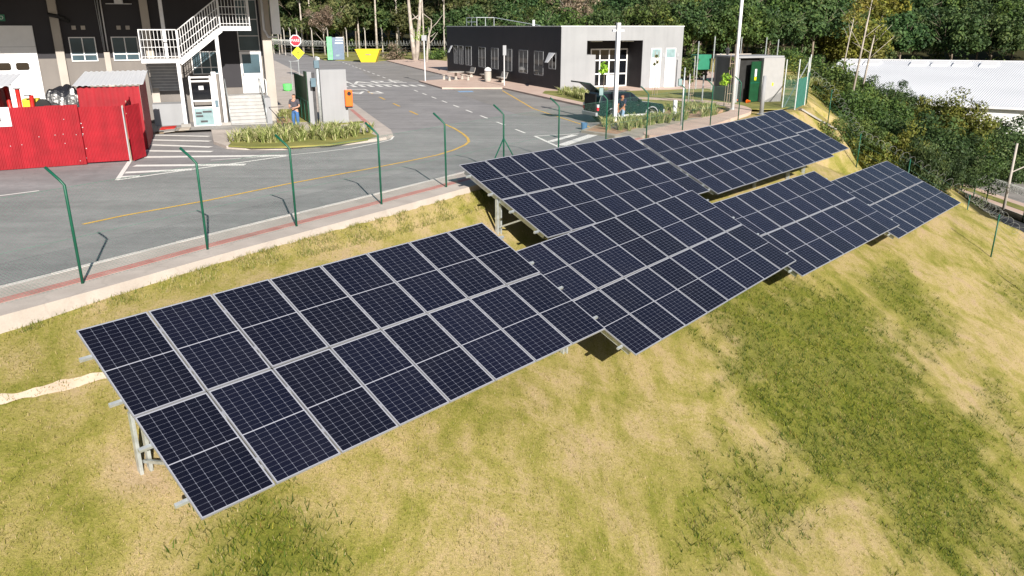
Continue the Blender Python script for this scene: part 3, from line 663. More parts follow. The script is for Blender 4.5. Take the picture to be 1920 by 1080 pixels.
for (x, y) in PFW:
    z = T(x, y); mb = MB(); mb.tube([(x,y,z-.2),(x,y,z+2.15)], .035, 7); mb.build('fence_post', greenp, peri, smooth=True); tops_.append((x, y, z+2.15))
mb = MB(); coil(mb, tops_[:-1], .24, .50, .008); mb.build('razor_coil', razor, peri, kind='stuff')
mb = MB()
for zc in (.0, .5, 1.0, 1.5, 2.0): mb.tube([(p[0], p[1], p[2]-2.1+zc) for p in tops_], .004, 4)
mb.build('fence_wires', wire, peri, kind='stuff')
# second, lower fence by the street
PF2 = [tuple(Vector(KB[a]).lerp(Vector(KB[a+1]), f)) for a in range(5) for f in ((0, .5) if a != 1 else (0,))]+[KB[5]]
peri2 = thing('street_fence', 'lower fence on a concrete kerb beside the street, topped by a dense razor coil', 'fence')
tp2 = []
for i, (x, y) in enumerate(PF2):
    MB().tube([(x,y,-9.7),(x,y,-7.6)], .05, 7).build('fence_post', greend, peri2, smooth=True); tp2.append((x, y, -7.35))
mb = MB(); coil(mb, tp2, .28, .12, .017); mb.build('razor_coil', razor, peri2, kind='stuff')
slab([(p[0], p[1]) for p in PF2], [(p[0]+.12, p[1]+.25) for p in PF2], -9.9, -9.15).build('kerb_wall', concrete, peri2)
mb = MB()
for zc in (-7.6, -8.1, -8.6): mb.tube([(p[0], p[1], zc) for p in PF2], .006, 4)
mb.build('fence_wires', wire, peri2, kind='stuff')
# dark drain gutter outside the hill fence
struct('concrete_gutter', slab([(p[0]*.985, p[1]*.985) for p in KB], [(p[0]*.93, p[1]*.93) for p in KB], -10.2, -9.52), mat('dark_wet_concrete', (.05, .05, .055), .7, .2))

# ------------------------------------------------------------------ big building at the left (campus grid, origin at W(0,48.5))
def wt(name, label, cat, p, q, z=0, group=None): x, y = W(p, q); return thing(name, label, cat, (x, y, z), RZ, group)
b1 = wt('main_building', 'large charcoal and taupe building with cream pillars and a white roller door', 'building', 0, 48.5)
MB().box(-34, 4.1, 0, 16, 0, 3.55).build('lower_wall', walltaupe, b1)
MB().box(-34, 4.1, 0, 16, 3.552, 7.6).build('upper_wall', charcoal, b1)  # charcoal starts at the canopy's shadow edge, painting that shade deeper into the wall
MB().box(1.25, 2.36, -.03, -.002, 1.85, 3.9).build('dark_wall_patch', charcoal, b1)  # darker patch of wall left of the entrance door
MB().box(-36, 4.9, -6.3, 17, 7.0, 7.5).build('canopy_roof', concrete_d, b1)
MB().box(-34, 4.3, .5, 16, 7.5, 11).build('upper_storey', charcoal, b1)
for p0 in (-6.78, -2.45): MB().box(p0, p0+.40, -.22, -.002, 0, 7.0).build('pillar', cream, b1)
MB().box(3.62, 4.12, -1.25, -.6, 0, 7.0).build('pillar', cream, b1, bevel=.02)
MB().box(3.3, 3.6, -3.0, -1.2, 0, 1.45).build('plinth', wallgrey, b1)
MB().box(4.16, 4.62, -1.7, -.9, 4.75, 7.0).build('fascia_box', white, b1)
MB().tube([(3.75,-1.35,7),(3.75,-1.35,5.0),(3.95,-1.42,4.6),(4.4,-1.5,4.6)], .07, 8).build('downpipe', lightmetal, b1, smooth=True)
MB().tube([(-4.45,-.06,7),(-4.45,-.06,3.9)], .035, 6).build('conduit', greymetal, b1, smooth=True)
MB().tube([(-4.30,-.06,7),(-4.30,-.06,3.9)], .035, 6).build('conduit', lightmetal, b1, smooth=True)
MB().tube([(-4.58,-.04,7),(-4.50,-.04,3.9)], .02, 6).build('conduit', greymetal, b1, smooth=True)
MB().box(-4.52, -4.24, -.14, -.002, 1.3, 3.85).build('cable_duct', cream, b1)
MB().tube([(-6.8,-.45,5.75),(-6.2,-.4,5.62),(-5.9,-.2,5.4)], .10, 8).build('black_duct', rubber, b1, smooth=True)
# roller door with two rounded lights
rd = MB().box(-12.0, -7.66, -.08, -.002, 0, 5.2).build('roller_door', white, b1)
for k in range(1, 5): MB().box(-12.0, -7.66, -.084, -.081, k*1.04-.008, k*1.04+.008).build('panel_joint', greymetal, rd)
for p0 in (-9.55, -8.72, -10.4, -11.25):
    g = MB(); pr = [(p0+.07,3.0),(p0+.53,3.0),(p0+.6,3.07),(p0+.6,3.30),(p0+.53,3.37),(p0+.07,3.37),(p0,3.30),(p0,3.07)]
    g.xprism(pr, -.10, -.083); g.build('door_light', glassd, rd)
def window(par, x0, x1, z0, z1, yf, mull=1, trans=(.28,), gm=glass, fm=white, open_=None, name='window', t=.05, d=.06):
    f = MB()
    f.box(x0, x1, yf-d, yf, z0, z0+t).box(x0, x1, yf-d, yf, z1-t, z1).box(x0, x0+t, yf-d, yf, z0+t, z1-t).box(x1-t, x1, yf-d, yf, z0+t, z1-t)
    for k in range(1, mull+1): xm = x0+(x1-x0)*k/(mull+1); f.box(xm-t/2, xm+t/2, yf-d+.004, yf-.002, z0+t, z1-t)
    fo = f.build(name, fm, par)
    zs = [z0+t]+[z0+(z1-z0)*q for q in trans]+[z1-t]
    for q in zs[1:-1]: MB().box(x0+t, x1-t, yf-d+.008, yf-.002, q-t/2, q+t/2).build('transom', fm, fo)
    for k in range(mull+1):
        xa = x0+t/2+(x1-x0-t)*k/(mull+1)+t/2; xb = x0+t/2+(x1-x0-t)*(k+1)/(mull+1)-t/2
        for i in range(len(zs)-1): MB().box(xa, xb, yf-d*.55, yf-d*.35, zs[i]+(.0 if i == 0 else t/2), zs[i+1]-(0 if i == len(zs)-2 else t/2)).build('pane', gm, fo)
    return fo
window(b1, -6.10, -4.84, 3.39, 4.63, -.003); window(b1, -4.08, -2.78, 3.40, 4.64, -.003)
window(b1, -.2, 1.28, 2.6, 3.85, -.003, mull=2, trans=(.3,))
for p0 in (-5.86, -5.42, -3.72, -3.28): MB().box(p0, p0+.2, -.05, -.002, 5.0, 5.2).build('wall_vent', cream, b1)
sg = MB().box(-10.2, -8.80, -.06, -.002, 5.42, 5.74).build('green_sign', signgreen, b1); text('lettering', 'EDO', .25, white, sg, (-9.12, -.064, 5.58), ext=.002)
ac = MB().box(-3.62, -3.22, -.42, -.002, 6.32, 6.8).build('lamp_box', lightmetal, b1, bevel=.01); MB().box(-4.05, -2.8, -.36, -.10, 6.28, 6.315).build('lamp_shelf', lightmetal, ac)
# entrance door with glazing above
dr = MB().box(2.38, 3.55, -.07, -.002, 1.5, 3.8).build('entrance_door', white, b1)
MB().box(2.50, 3.44, -.078, -.071, 2.62, 3.66).build('door_glass', glass, dr); MB().box(2.46, 2.50, -.13, -.071, 2.45, 2.62).build('handle', darkmetal, dr)
window(b1, 2.38, 3.55, 3.82, 6.6, -.003, mull=0, trans=(.3, .62), gm=glass, fm=lightmetal)
# concrete steps with handrails
st = wt('entrance_steps', 'white concrete entrance steps rising to the glazed door between handrails', 'steps', 1.42, 45.0)
stepm = mat('step_concrete', (.33, .325, .32), .85, scale=3, c2=(.42, .415, .41))
for k in range(9): MB().box(0, 1.86, k*.30, 3.45, k*.163+(.0 if k == 0 else .002), (k+1)*.163).build('step', stepm, st)
for x0 in (-.02, 1.86):
    m2 = MB(); m2.tube([(x0,0,.15),(x0,0,1.05),(x0,2.6,2.35),(x0,3.3,2.35),(x0,3.3,1.5)], .025, 7); m2.tube([(x0,0,.62),(x0,2.6,1.95),(x0,3.3,1.95)], .02, 6)
    for q in (.9, 1.8): m2.tube([(x0,q,.163*(q/.3)),(x0,q,1.05+q*.5)], .02, 6)
    m2.build('handrail', galv, st, smooth=True)
m2 = MB(); m2.tube([(2.16,2.2,.9),(2.16,2.2,2.2),(2.16,2.35,2.3),(2.16,3.1,2.3),(2.16,3.2,2.2),(2.16,3.2,1.5),(2.16,3.05,1.4),(2.16,2.2,1.2)], .03, 7); m2.build('hoop_rail', white, st, smooth=True)
# steel stair
ss = wt('steel_staircase', 'white steel outside staircase with two landings and barred railings', 'staircase', 0, 44.9)
MB().box(-2.55, -.72, 0, 1.35, 3.38, 3.58).build('landing', lightmetal, ss); MB().box(1.38, 2.92, 0, 1.35, 4.95, 5.18).build('landing', lightmetal, ss)
for q in (0, 1.29): MB().beam((-.74, q+.03, 3.38), (1.42, q+.03, 5.0), .06, .26).build('stringer', white, ss)
for k in range(9): MB().box(-.70+k*.235, -.70+k*.235+.27, .06, 1.28, 3.62+k*.172, 3.655+k*.172).build('tread', lightmetal, ss)
for k in range(12): MB().box(-2.35, -.85, 1.5+k*.22, 1.5+k*.22+.26, 3.30-k*.17, 3.335-k*.17).build('tread', lightmetal, ss)
for k in range(12): MB().box(-2.35, -.85, 1.5+k*.22+.20, 1.5+k*.22+.22, 3.16-k*.17, 3.30-k*.17).build('riser', greymetal, ss)
for x0 in (-2.42, -.82): MB().beam((x0, 1.45, 3.3), (x0, 4.2, 1.15), .05, .22).build('stringer', lightmetal, ss)
MB().box(-2.45, -.72, 2.2, 3.5, 0, 1.15).build('base_block', wallgrey, ss)
for (x0, y0, z1) in ((-.84, .10, 3.38), (1.16, .10, 4.95), (-1.35, 1.3, 6.9)):
    if x0 < -1.2: MB().box(x0-.09, x0+.09, y0-.07, y0+.07, 3.6, z1).build('column', lightmetal, ss); continue
    pq_ = MB().box(x0-.09, x0+.09, y0-.07, y0+.07, .28, z1).build('column', lightmetal, ss); MB().box(x0-.24, x0+.24, y0-.22, y0+.22, 0, .279).build('footing', concrete_d, ss)
def rail(par, pts, h, nb, m_):
    r_ = MB(); pts = [Vector(p) for p in pts]
    for i in range(len(pts)-1):
        a, c = pts[i], pts[i+1]
        for hh, rr in ((h, .032), (h*.66, .018), (h*.40, .018), (.10, .02)): r_.tube([a+Vector((0,0,hh)), c+Vector((0,0,hh))], rr, 6)
    r_.build('rail', m_, par, smooth=True)
    for i in range(len(pts)-1):
        a, c = pts[i], pts[i+1]; nn = max(2, int((c-a).length/.16))
        for k in range(nn+1):
            p = a.lerp(c, k/nn); MB().tube([p, p+Vector((0,0,h))], .013 if 0 < k < nn else .03, 5).build('baluster', m_, par)
rail(ss, [(-2.5,0,3.6),(-.75,0,3.6)], 1.4, 9, white); rail(ss, [(-.70,0,3.62),(1.40,0,5.2)], 1.35, 9, white); rail(ss, [(1.42,0,5.2),(2.88,0,5.2)], 1.4, 9, white)
rail(ss, [(-.70,1.32,3.62),(1.40,1.32,5.2)], 1.35, 9, white); rail(ss, [(2.88,0.1,5.2),(2.88,1.3,5.2)], 1.4, 9, white); rail(ss, [(-2.5,.1,3.6),(-2.5,1.3,3.6)], 1.4, 9, white)
# platform lift
lf = wt('platform_lift', 'white framed glass platform lift between the stair columns', 'lift', -.45, 44.95, .10)
fr = MB()
for x0 in (0, 1.02): fr.box(x0, x0+.09, 0, .08, 0, 2.55)
for x0 in (0, 1.02): fr.box(x0, x0+.09, 1.1, 1.18, 0, 2.55)
for z0 in (0, .95, 1.30, 2.3, 2.5): fr.box(.09, 1.02, .004, .075, z0, z0+.08)
fr.build('frame', white, lf)
MB().box(.092, 1.018, .03, .045, 1.382, 2.298).build('glass_panel', glassd, lf); MB().box(.092, 1.018, .03, .045, .082, .948).build('glass_panel', glasslit, lf)
MB().box(.45, .68, .018, .028, 1.9, 2.1).build('notice', white, lf)
for (a_, c_, z0) in ((.15,.45,.66),(.5,.95,.72),(.15,.5,.5),(.35,.7,.22)): MB().box(a_, c_, .018, .028, z0, z0+.10).build('dark_mark', darkmetal, lf)
MB().box(1.13, 1.36, 0, .3, 0, 2.8).build('mast', white, lf); MB().box(1.17, 1.33, -.05, -.001, 1.0, 1.35).build('control_box', tealm, lf)
# loose boards
bd = wt('loose_boards', 'pile of weathered boards and rags on the ground between the red fence and the stairs', 'boards', -1.9, 43.5)
for k, (x0, y0, x1, y1, z, mm_) in enumerate([(-.4,-.2,.3,1.0,.06,wood),(0,-.3,.5,.9,.12,concrete_d),(.4,-.1,1.0,.8,.09,wood),(-.2,.3,.5,.8,.20,redtool),(.7,-.2,1.2,.3,.16,kerbm)]):
    MB().add([(x0,y0,z-.04),(x1,y0+.1,z-.02),(x1+.1,y1,z+.05),(x0+.1,y1-.1,z+.02),(x0,y0,z),(x1,y0+.1,z+.02),(x1+.1,y1,z+.09),(x0+.1,y1-.1,z+.06)], [(0,3,2,1),(4,5,6,7),(0,1,5,4),(1,2,6,5),(2,3,7,6),(3,0,4,7)]).build('board', mm_, bd)

# ------------------------------------------------------------------ red hoarding and sheds
def corr(x0, x1, z0, z1, y=0, pitch=.10, amp=.018, zt=None):   # corrugated sheet, faces -y
    mb = MB(); nseg = max(2, int((x1-x0)/pitch*4)); o = []
    for i in range(nseg+1):
        x = x0+(x1-x0)*i/nseg; ph = i % 4; yy = y+(-amp if ph in (1, 2) else 0); za = z1 if zt is None else z1+(zt-z1)*i/nseg
        mb.v += [(x, yy, z0), (x, yy, za), (x, yy+.004, z0), (x, yy+.004, za)]
    for i in range(nseg): a = i*4; mb.f += [(a, a+4, a+5, a+1), (a+2, a+3, a+7, a+6), (a+1, a+5, a+7, a+3), (a, a+2, a+6, a+4)]
    return mb
hf = wt('red_hoarding', 'bright red corrugated sheet hoarding around the site store', 'hoarding', .14, 34.9)
hf.rotation_euler = (0, 0, RZ+math.radians(6.0))
px_ = [-4.46-1.02*k for k in range(9)][::-1]
xs = px_+[-4.46]
for k in range(8):
    o = corr(-4.62-1.08*(8-k), -4.62-1.08*(7-k)+.02, .02, 2.30+.02*math.sin(k*2.1), y=-.012*(k % 2)).build('sheet', redsheet, hf)
sc_ = MB()
for k in range(26):
    xx = -4.8-random.random()*8; zz = random.choice((.15, .9, 1.75, 1.2))+random.uniform(-.03, .03); sc_.box(xx, xx+.022, -.05, -.035, zz, zz+.022)
sc_.build('screw_heads', lightmetal, hf, kind='stuff')
bn = MB().box(-8.6, -6.84, -.05, -.036, 1.62, 2.32).build('banner', white, hf); text('lettering', 'PACI', .27, signblk, bn, (-7.42, -.053, 1.84), scale=(-1,1,1), ext=.001)
gate = wt('red_gate', 'narrow red sheet gate leaf at the corner of the hoarding', 'gate', -4.48, 34.55)
gate.rotation_euler = (0, 0, RZ+math.radians(3))
corr(0, 1.55, .06, 2.2, pitch=.10).build('sheet', redsheet, gate); MB().box(1.555, 1.60, -.03, .03, 0, 2.2).build('gate_post', greymetal, gate)
mb = MB()
for k in range(7): zz = random.uniform(.1, 2.1); mb.box(random.choice((.02,.05,random.uniform(.2,1.5))), 0, 0, 0, 0, 0) if False else mb.box(.02+.03*(k%3), .05+.03*(k%3), -.04, -.03, zz, zz+.03)
mb.build('screw_heads', lightmetal, gate, kind='stuff')
sidef = wt('red_side_hoarding', 'dark red side run of the hoarding receding towards the building', 'hoarding', -2.80, 34.6)
sidef.rotation_euler = (0, 0, RZ+math.radians(90.6))
for k in range(9):
    z1 = 2.25 if k < 3 else 2.3; corr(.02+k*1.02, 1.06+k*1.02, .02, z1, y=.01*(k % 2)).build('sheet', redsheet if k < 3 else redsheet, sidef)
for k in range(4):
    MB().beam((.1+k*2.1, .06, 0), (.3+k*2.1, .1, 2.2), .06, .04).build('stud', wood, sidef)
sw = wt('red_swung_leaf', 'dark red sheet leaf swung open and leaning beside the side hoarding', 'gate', -2.76, 34.5)
sw.rotation_euler = (0, 0, RZ+math.radians(70)); corr(0, 1.2, .05, 2.2, pitch=.12).build('sheet', redsheet, sw); MB().beam((.1,.05,1.9),(1.15,.05,1.2), .05, .03).build('stud', wood, sw)
shed = wt('red_shed', 'red sheet-metal shed with a pale corrugated roof behind the gate', 'shed', -4.80, 38.0)
corr(0, 2.4, 0, 2.72, pitch=.3, amp=.012).build('front_wall', redsheet, shed)
sw_ = corr(0, 4.6, 0, 2.7, pitch=.3, amp=.012, zt=3.0); so2 = sw_.build('side_wall', reddark, shed); so2.rotation_euler = (0,0,math.pi/2); so2.location = (2.42, 0, 0)  # right-hand wall gets a darker red, its shade painted into the colour
so3 = corr(0, 4.6, 0, 2.7, pitch=.3, amp=.012, zt=3.0).build('side_wall', redsheet, shed); so3.rotation_euler = (0,0,math.pi/2); so3.location = (0, 0, 0)
def roofsheet(x0, x1, y0, y1, z0, z1, pitch=.22, amp=.03):
    mb = MB(); ns = int((x1-x0)/pitch*4)
    for i in range(ns+1):
        x = x0+(x1-x0)*i/ns; dz = amp if i % 4 in (1, 2) else 0
        mb.v += [(x, y0, z0+dz), (x, y1, z1+dz), (x, y0, z0+dz-.006), (x, y1, z1+dz-.006)]
    for i in range(ns): a = i*4; mb.f += [(a, a+4, a+5, a+1), (a+2, a+3, a+7, a+6), (a, a+2, a+6, a+4), (a+1, a+5, a+7, a+3)]
    return mb
for k in range(3): roofsheet(-.15+k*.9, .80+k*.9, -.2, 4.7, 2.78+.006*k, 3.12+.006*k).build('roof_sheet', roofw, shed)
shed2 = wt('red_store', 'small dark red store with a tilted pale roof at the left edge', 'shed', -9.2, 37.6)
corr(0, 1.55, 0, 2.75, pitch=.3, amp=.01).build('front_wall', reddark, shed2); c3_ = corr(0, 2.4, 0, 2.75, pitch=.3, amp=.01).build('side_wall', redsheet, shed2); c3_.rotation_euler = (0,0,math.pi/2); c3_.location = (1.57,0,0)
roofsheet(-.5, 2.1, -.5, 2.6, 2.88, 3.2).build('roof_sheet', roofw, shed2)
# things stored behind the hoarding
for k, (p, q, hh, lab) in enumerate([(-7.35, 38.4, 2.85, 'tall red steel prop leaning beside the store'), (-7.05, 38.3, 2.7, 'red steel prop with a white band, second from the store'), (-6.65, 38.0, 2.45, 'orange red prop leaning outwards behind the hoarding')]):
    t = wt('steel_prop', lab, 'prop', p, q, 0, 'props stored behind the hoarding')
    MB().tube([(0,0,0),(-.1+.12*k,0,hh)], .085, 8).build('tube', redtool, t, smooth=True); MB().tube([(-.04+.05*k,0,hh*.55),(-.05+.06*k,0,hh*.6)], .10, 8).build('collar', white, t, smooth=True)
    MB().box(-.12, .12, -.1, .1, hh-.01, hh+.02).build('plate', darkmetal, t); 
mx = wt('cement_mixer', 'yellow cement mixer with a black wheel showing above the hoarding', 'mixer', -6.95, 38.6)
MB().box(0, .62, -.3, .3, 1.85, 2.28).build('body', yellowm, mx, bevel=.05); MB().lathe([(.0,-.1),(.28,-.1),(.30,0),(.28,.1),(0,.1)], 20).build('wheel', rubber, mx, smooth=False)
mx.children[-1].rotation_euler = (math.pi/2, 0, 0); mx.children[-1].location = (.78, -.4, 1.98)
for x0 in (0, .5): MB().box(x0, x0+.08, -.2, .2, 0, 1.85).build('leg', darkmetal, mx)
tp = wt('black_tarp', 'crumpled black plastic sheet over a heap behind the hoarding', 'tarp', -5.7, 40.6)
vs = []; fs = []; NX, NY = 26, 18
for j in range(NY):
    for i in range(NX):
        u, v = i/(NX-1)*2-1, j/(NY-1)*2-1; r2 = max(abs(u), abs(v))
        vs.append((u*.95, v*.6, 2.55*(1-r2**5)+(.10*math.sin(u*5+v*3)+.07*math.sin(u*11-v*7)+.03*random.random())*(1-r2**4)*.9))
for j in range(NY-1):
    for i in range(NX-1): a = j*NX+i; fs.append((a, a+1, a+1+NX, a+NX))
o = MB().add(vs, fs).build('sheet', plastic_b, tp)
# ------------------------------------------------------------------ gate pier, pole, bins, signs by the island
gp_ = wt('gate_pier', 'pale grey rendered gate pier with an orange bin hung on its side', 'pier', 6.05, 43.6, .12)
MB().box(0, 1.45, 0, .75, 0, 2.85).build('wall', wallgrey, gp_, bevel=.01)
MB().box(-.62, -.38, .05, .3, 0, 2.75).build('gate_column', wallgrey, gp_, bevel=.01); MB().box(-.36, -.22, .1, .2, 0, 2.7).build('gate_guide', darkmetal, gp_)
gg = wt('green_gate', 'dark green sheet gate leaf standing open beside the pier', 'gate', 5.45, 43.8, .12); gg.rotation_euler = (0,0,RZ+math.radians(91.5))
MB().box(0, 4.6, 0, .05, .1, 2.45).build('leaf', greend, gg); MB().box(0, 4.6, .052, .075, 1.15, 1.22).build('rail', greenp, gg)
for x0 in (0, 1.3, 2.6, 4.54): MB().box(x0, x0+.06, .053, .078, .1, 1.14).build('stile', greenp, gg)
MB().box(.0, .9, .0, .05, 2.46, 2.75).build('top_box', greend, gg)
pl = wt('camera_pole', 'galvanised camera pole in front of the grey gate pier', 'pole', 5.95, 43.3, .12)
MB().tube([(0,0,0),(0,0,3.55)], .085, 10).build('pole', galv, pl, smooth=True); MB().box(-.17, .10, -.16, .04, 2.95, 3.35).build('camera_box', tealm, pl, bevel=.02); MB().box(-.40, -.13, -.13, .05, 2.0, 2.45).build('junction_box', tealm, pl, bevel=.02)
MB().box(-.02, .16, -.05, .1, 3.36, 3.5).build('camera', lightmetal, pl, bevel=.02); MB().tube([(.09,-.05,0),(.09,-.05,2.9)], .02, 6).build('cable', darkmetal, pl)
bn2 = wt('orange_bin', 'orange litter bin with a round hole on the grey pier', 'bin', 7.53, 43.6, .95)
MB().box(-.20, .20, -.28, -.001, .08, .95).build('body', orange, bn2, bevel=.03); MB().box(-.17, .17, -.25, -.03, 0, .079).build('base', rubber, bn2)
h_ = MB().lathe([(.11, 0), (.11, .01)], 18).build('opening', rubber, bn2); h_.rotation_euler = (math.pi/2, 0, 0); h_.location = (.02, -.283, .76)
def person(name, label, loc, rz, bones_fn, scale=1.0): pass
def skinned(name, verts, edges, radii, m_, parent, root=0, sub=2):
    me = bpy.data.meshes.new(name); me.from_pydata(verts, edges, []); me.materials.append(m_)
    o = bpy.data.objects.new(name, me); col.objects.link(o); o.parent = parent
    o.modifiers.new('skin', 'SKIN'); 
    sv = me.skin_vertices[0].data
    for i, r_ in enumerate(radii): sv[i].radius = (r_ if isinstance(r_, tuple) else (r_, r_)); sv[i].use_root = (i == root)
    s = o.modifiers.new('sub', 'SUBSURF'); s.levels = sub; s.render_levels = sub
    o.modifiers['skin'].use_smooth_shade = True
    return o
def man(label, loc, rz, S, skm, shirt, trous, pose, hair_h=.03):
    t = thing('person', label, 'person', loc, rz); t.scale = (S, S, S)
    J = pose
    names = ['pelvis','waist','chest','neck','headb','headt','shL','elL','wrL','shR','elR','wrR','hipL','knL','anL','toL','hipR','knR','anR','toR']
    ix = {k: i for i, k in enumerate(names)}
    v = [J[k] for k in names]
    e = [('pelvis','waist'),('waist','chest'),('chest','neck'),('neck','headb'),('headb','headt'),('chest','shL'),('shL','elL'),('elL','wrL'),('chest','shR'),('shR','elR'),('elR','wrR'),
         ('pelvis','hipL'),('hipL','knL'),('knL','anL'),('anL','toL'),('pelvis','hipR'),('hipR','knR'),('knR','anR'),('anR','toR')]
    rad = dict(pelvis=(.14,.10), waist=(.13,.09), chest=(.15,.105), neck=.052, headb=(.072,.082), headt=(.078,.095), shL=.06, elL=.041, wrL=.028, shR=.06, elR=.041, wrR=.028,
               hipL=.085, knL=.055, anL=.04, toL=.035, hipR=.085, knR=.055, anR=.04, toR=.035)
    # hands: palm and five fingers each
    vv = [Vector(q) for q in v]; ee = [(ix[a], ix[b]) for a, b in e]; rr = [rad[k] for k in names]
    for sd, wr, el, hd in (('L','wrL','elL',J.get('hdL')), ('R','wrR','elR',J.get('hdR'))):
        d = (Vector(hd)-Vector(J[wr])).normalized(); side = d.cross(Vector((0,0,1))).normalized() if abs(d.z) < .9 else Vector((0,1,0))
        pm = len(vv); vv.append(Vector(J[wr])+d*.075); rr.append((.034,.018)); ee.append((ix[wr], pm))
        for f_ in range(4):
            b0 = vv[pm]+side*(.027-.018*f_)+d*.02; L_ = (.065,.075,.07,.055)[f_]
            i0 = len(vv); vv += [b0, b0+d*L_*.55+Vector((0,0,-.008)), b0+d*L_*.9+Vector((0,0,-.028))]; rr += [.0095,.009,.0075]; ee += [(pm,i0),(i0,i0+1),(i0+1,i0+2)]
        i0 = len(vv); b0 = vv[pm]+side*.034-d*.03; vv += [b0, b0+side*.022+d*.04]; rr += [.012,.010]; ee += [(pm,i0),(i0,i0+1)]
    skinned('body', [tuple(q) for q in vv], ee, rr, skm, t)
    # shirt
    sh = ['pelvis','waist','chest','shL','elL','shR','elR']; P_ = {k: Vector(J[k]) for k in names}
    sv = [P_['pelvis']+Vector((0,0,.02)), P_['waist'], P_['chest'], P_['chest']+(P_['neck']-P_['chest'])*.62, P_['shL'], P_['shL'].lerp(P_['elL'], .75), P_['shR'], P_['shR'].lerp(P_['elR'], .75)]
    skinned('shirt', [tuple(q) for q in sv], [(0,1),(1,2),(2,3),(2,4),(4,5),(2,6),(6,7)], [(.175,.128),(.165,.12),(.185,.125),(.085,.07),.085,.066,.085,.066], shirt, t)
    tv = [P_['pelvis'], P_['hipL'], P_['knL'], P_['anL']+Vector((0,0,.03)), P_['hipR'], P_['knR'], P_['anR']+Vector((0,0,.03)), P_['pelvis']+Vector((0,0,.06))]
    skinned('trousers', [tuple(q) for q in tv], [(0,1),(1,2),(2,3),(0,4),(4,5),(5,6),(0,7)], [(.165,.12),.105,.078,.062,.105,.078,.062,(.16,.12)], trous, t)
    for sd in 'LR':
        a_, b_ = P_['an'+sd], P_['to'+sd]; skinned('shoe', [tuple(a_+Vector((0,0,-.03))), tuple(a_.lerp(b_, .5)+Vector((0,0,-.012))), tuple(b_)], [(0,1),(1,2)], [.052,.05,.044], darkmetal, t, sub=1)
    hb, ht = P_['headb'], P_['headt']; up = (ht-hb).normalized(); fwd = Vector(J['face']).normalized(); sd_ = up.cross(fwd)
    skinned('hair', [tuple(ht-fwd*.028+up*hair_h), tuple(hb-fwd*.035+up*.03)], [(0,1)], [(.088,.098),(.070,.075)], hairm, t)
    hc = hb.lerp(ht, .42)
    n_ = MB(); n_.tube([hc+fwd*.082+up*.02, hc+fwd*.108-up*.018], [.010,.016], 6); n_.build('nose', skm, t, smooth=True)
    for s_ in (-1, 1):
        MB().lathe([(.002,-.011),(.009,-.007),(.011,0),(.009,.007),(.002,.011)], 8, tuple(hc+fwd*.082+up*.028+sd_*.031*s_)).build('eye', rubber, t, smooth=True)
        MB().lathe([(.004,-.03),(.014,-.015),(.016,.005),(.012,.025),(.003,.032)], 8, tuple(hc+sd_*.085*s_+up*.005)).build('ear', skm, t, smooth=True)
    MB().beam(hc+fwd*.088-up*.045-sd_*.022, hc+fwd*.088-up*.045+sd_*.022, .008, .006).build('mouth', signred, t)
    return t
pose1 = dict(pelvis=(0,0,.98), waist=(0,0,1.12), chest=(0,-.01,1.38), neck=(0,-.01,1.53), headb=(0,-.03,1.60), headt=(0,-.045,1.70), shL=(.19,-.01,1.44), elL=(.27,-.04,1.16), wrL=(.12,-.28,1.10), hdL=(.03,-.34,1.11),
   shR=(-.19,-.01,1.44), elR=(-.27,-.04,1.16), wrR=(-.12,-.28,1.10), hdR=(-.03,-.34,1.11), hipL=(.10,0,.92), knL=(.12,-.02,.50), anL=(.13,.01,.09), toL=(.15,-.14,.04),
   hipR=(-.10,0,.92), knR=(-.12,-.02,.50), anR=(-.13,.01,.09), toR=(-.16,-.14,.04), face=(0,-1,-.35))
x, y = G(556.5, 244.5, .13); m1 = man('man in a dark grey polo shirt and blue jeans holding a controller in both hands', (x, y, .13), -.25, 1.04, skin, polo, jeans, pose1)
ct = thing('drone_controller', 'small dark handheld controller in the hands of the man in jeans', 'controller', m1.location+Matrix.Rotation(-.25, 3, 'Z')@Vector((0,-.36,1.155)), -.25)
MB().box(-.07, .07, -.04, .04, 0, .03).build('shell', darkmetal, ct, bevel=.006)
for s_ in (-1, 1): MB().tube([(s_*.045,0,.03),(s_*.045,0,.045)], .006, 6).build('stick', lightmetal, ct)
pose2 = dict(pose1); pose2.update(elL=(.22,-.10,1.14), wrL=(.06,-.24,.92), hdL=(.04,-.28,.86), elR=(-.24,-.12,1.14), wrR=(-.05,-.26,.93), hdR=(-.03,-.30,.86), face=(0,-1,-.15),
   knL=(.10,-.14,.50), anL=(.10,-.04,.09), toL=(.11,-.18,.04), knR=(-.10,.03,.50), anR=(-.11,.12,.09), toR=(-.12,-.02,.04))
x, y = G(1166, 236, .05); man('man in a navy shirt and pale jeans walking beside the dark green car', (x, y, .0), -.9, .99, skin2, navy, jeans2, pose2, .012)
# folded trolley beside the first man
tr = wt('folded_trolley', 'black folded trolley frame with small wheels beside the man in jeans', 'trolley', 4.05, 43.2, .15)
mbt = MB(); mbt.tube([(-.75,0,1.0),(.0,0,1.0)], .02, 6); mbt.tube([(-.75,0,1.0),(-.05,0,.1)], .022, 6); mbt.tube([(-.3,0,.46),(.15,0,.46),(.15,0,.06)], .02, 6); mbt.build('frame', darkmetal, tr)
for xx in (-.35, -.05, .2): o = MB().lathe([(.01,-.03),(.09,-.03),(.09,.03),(.01,.03)], 14).build('wheel', rubber, tr); o.rotation_euler = (math.pi/2,0,0); o.location = (xx, 0, .09)
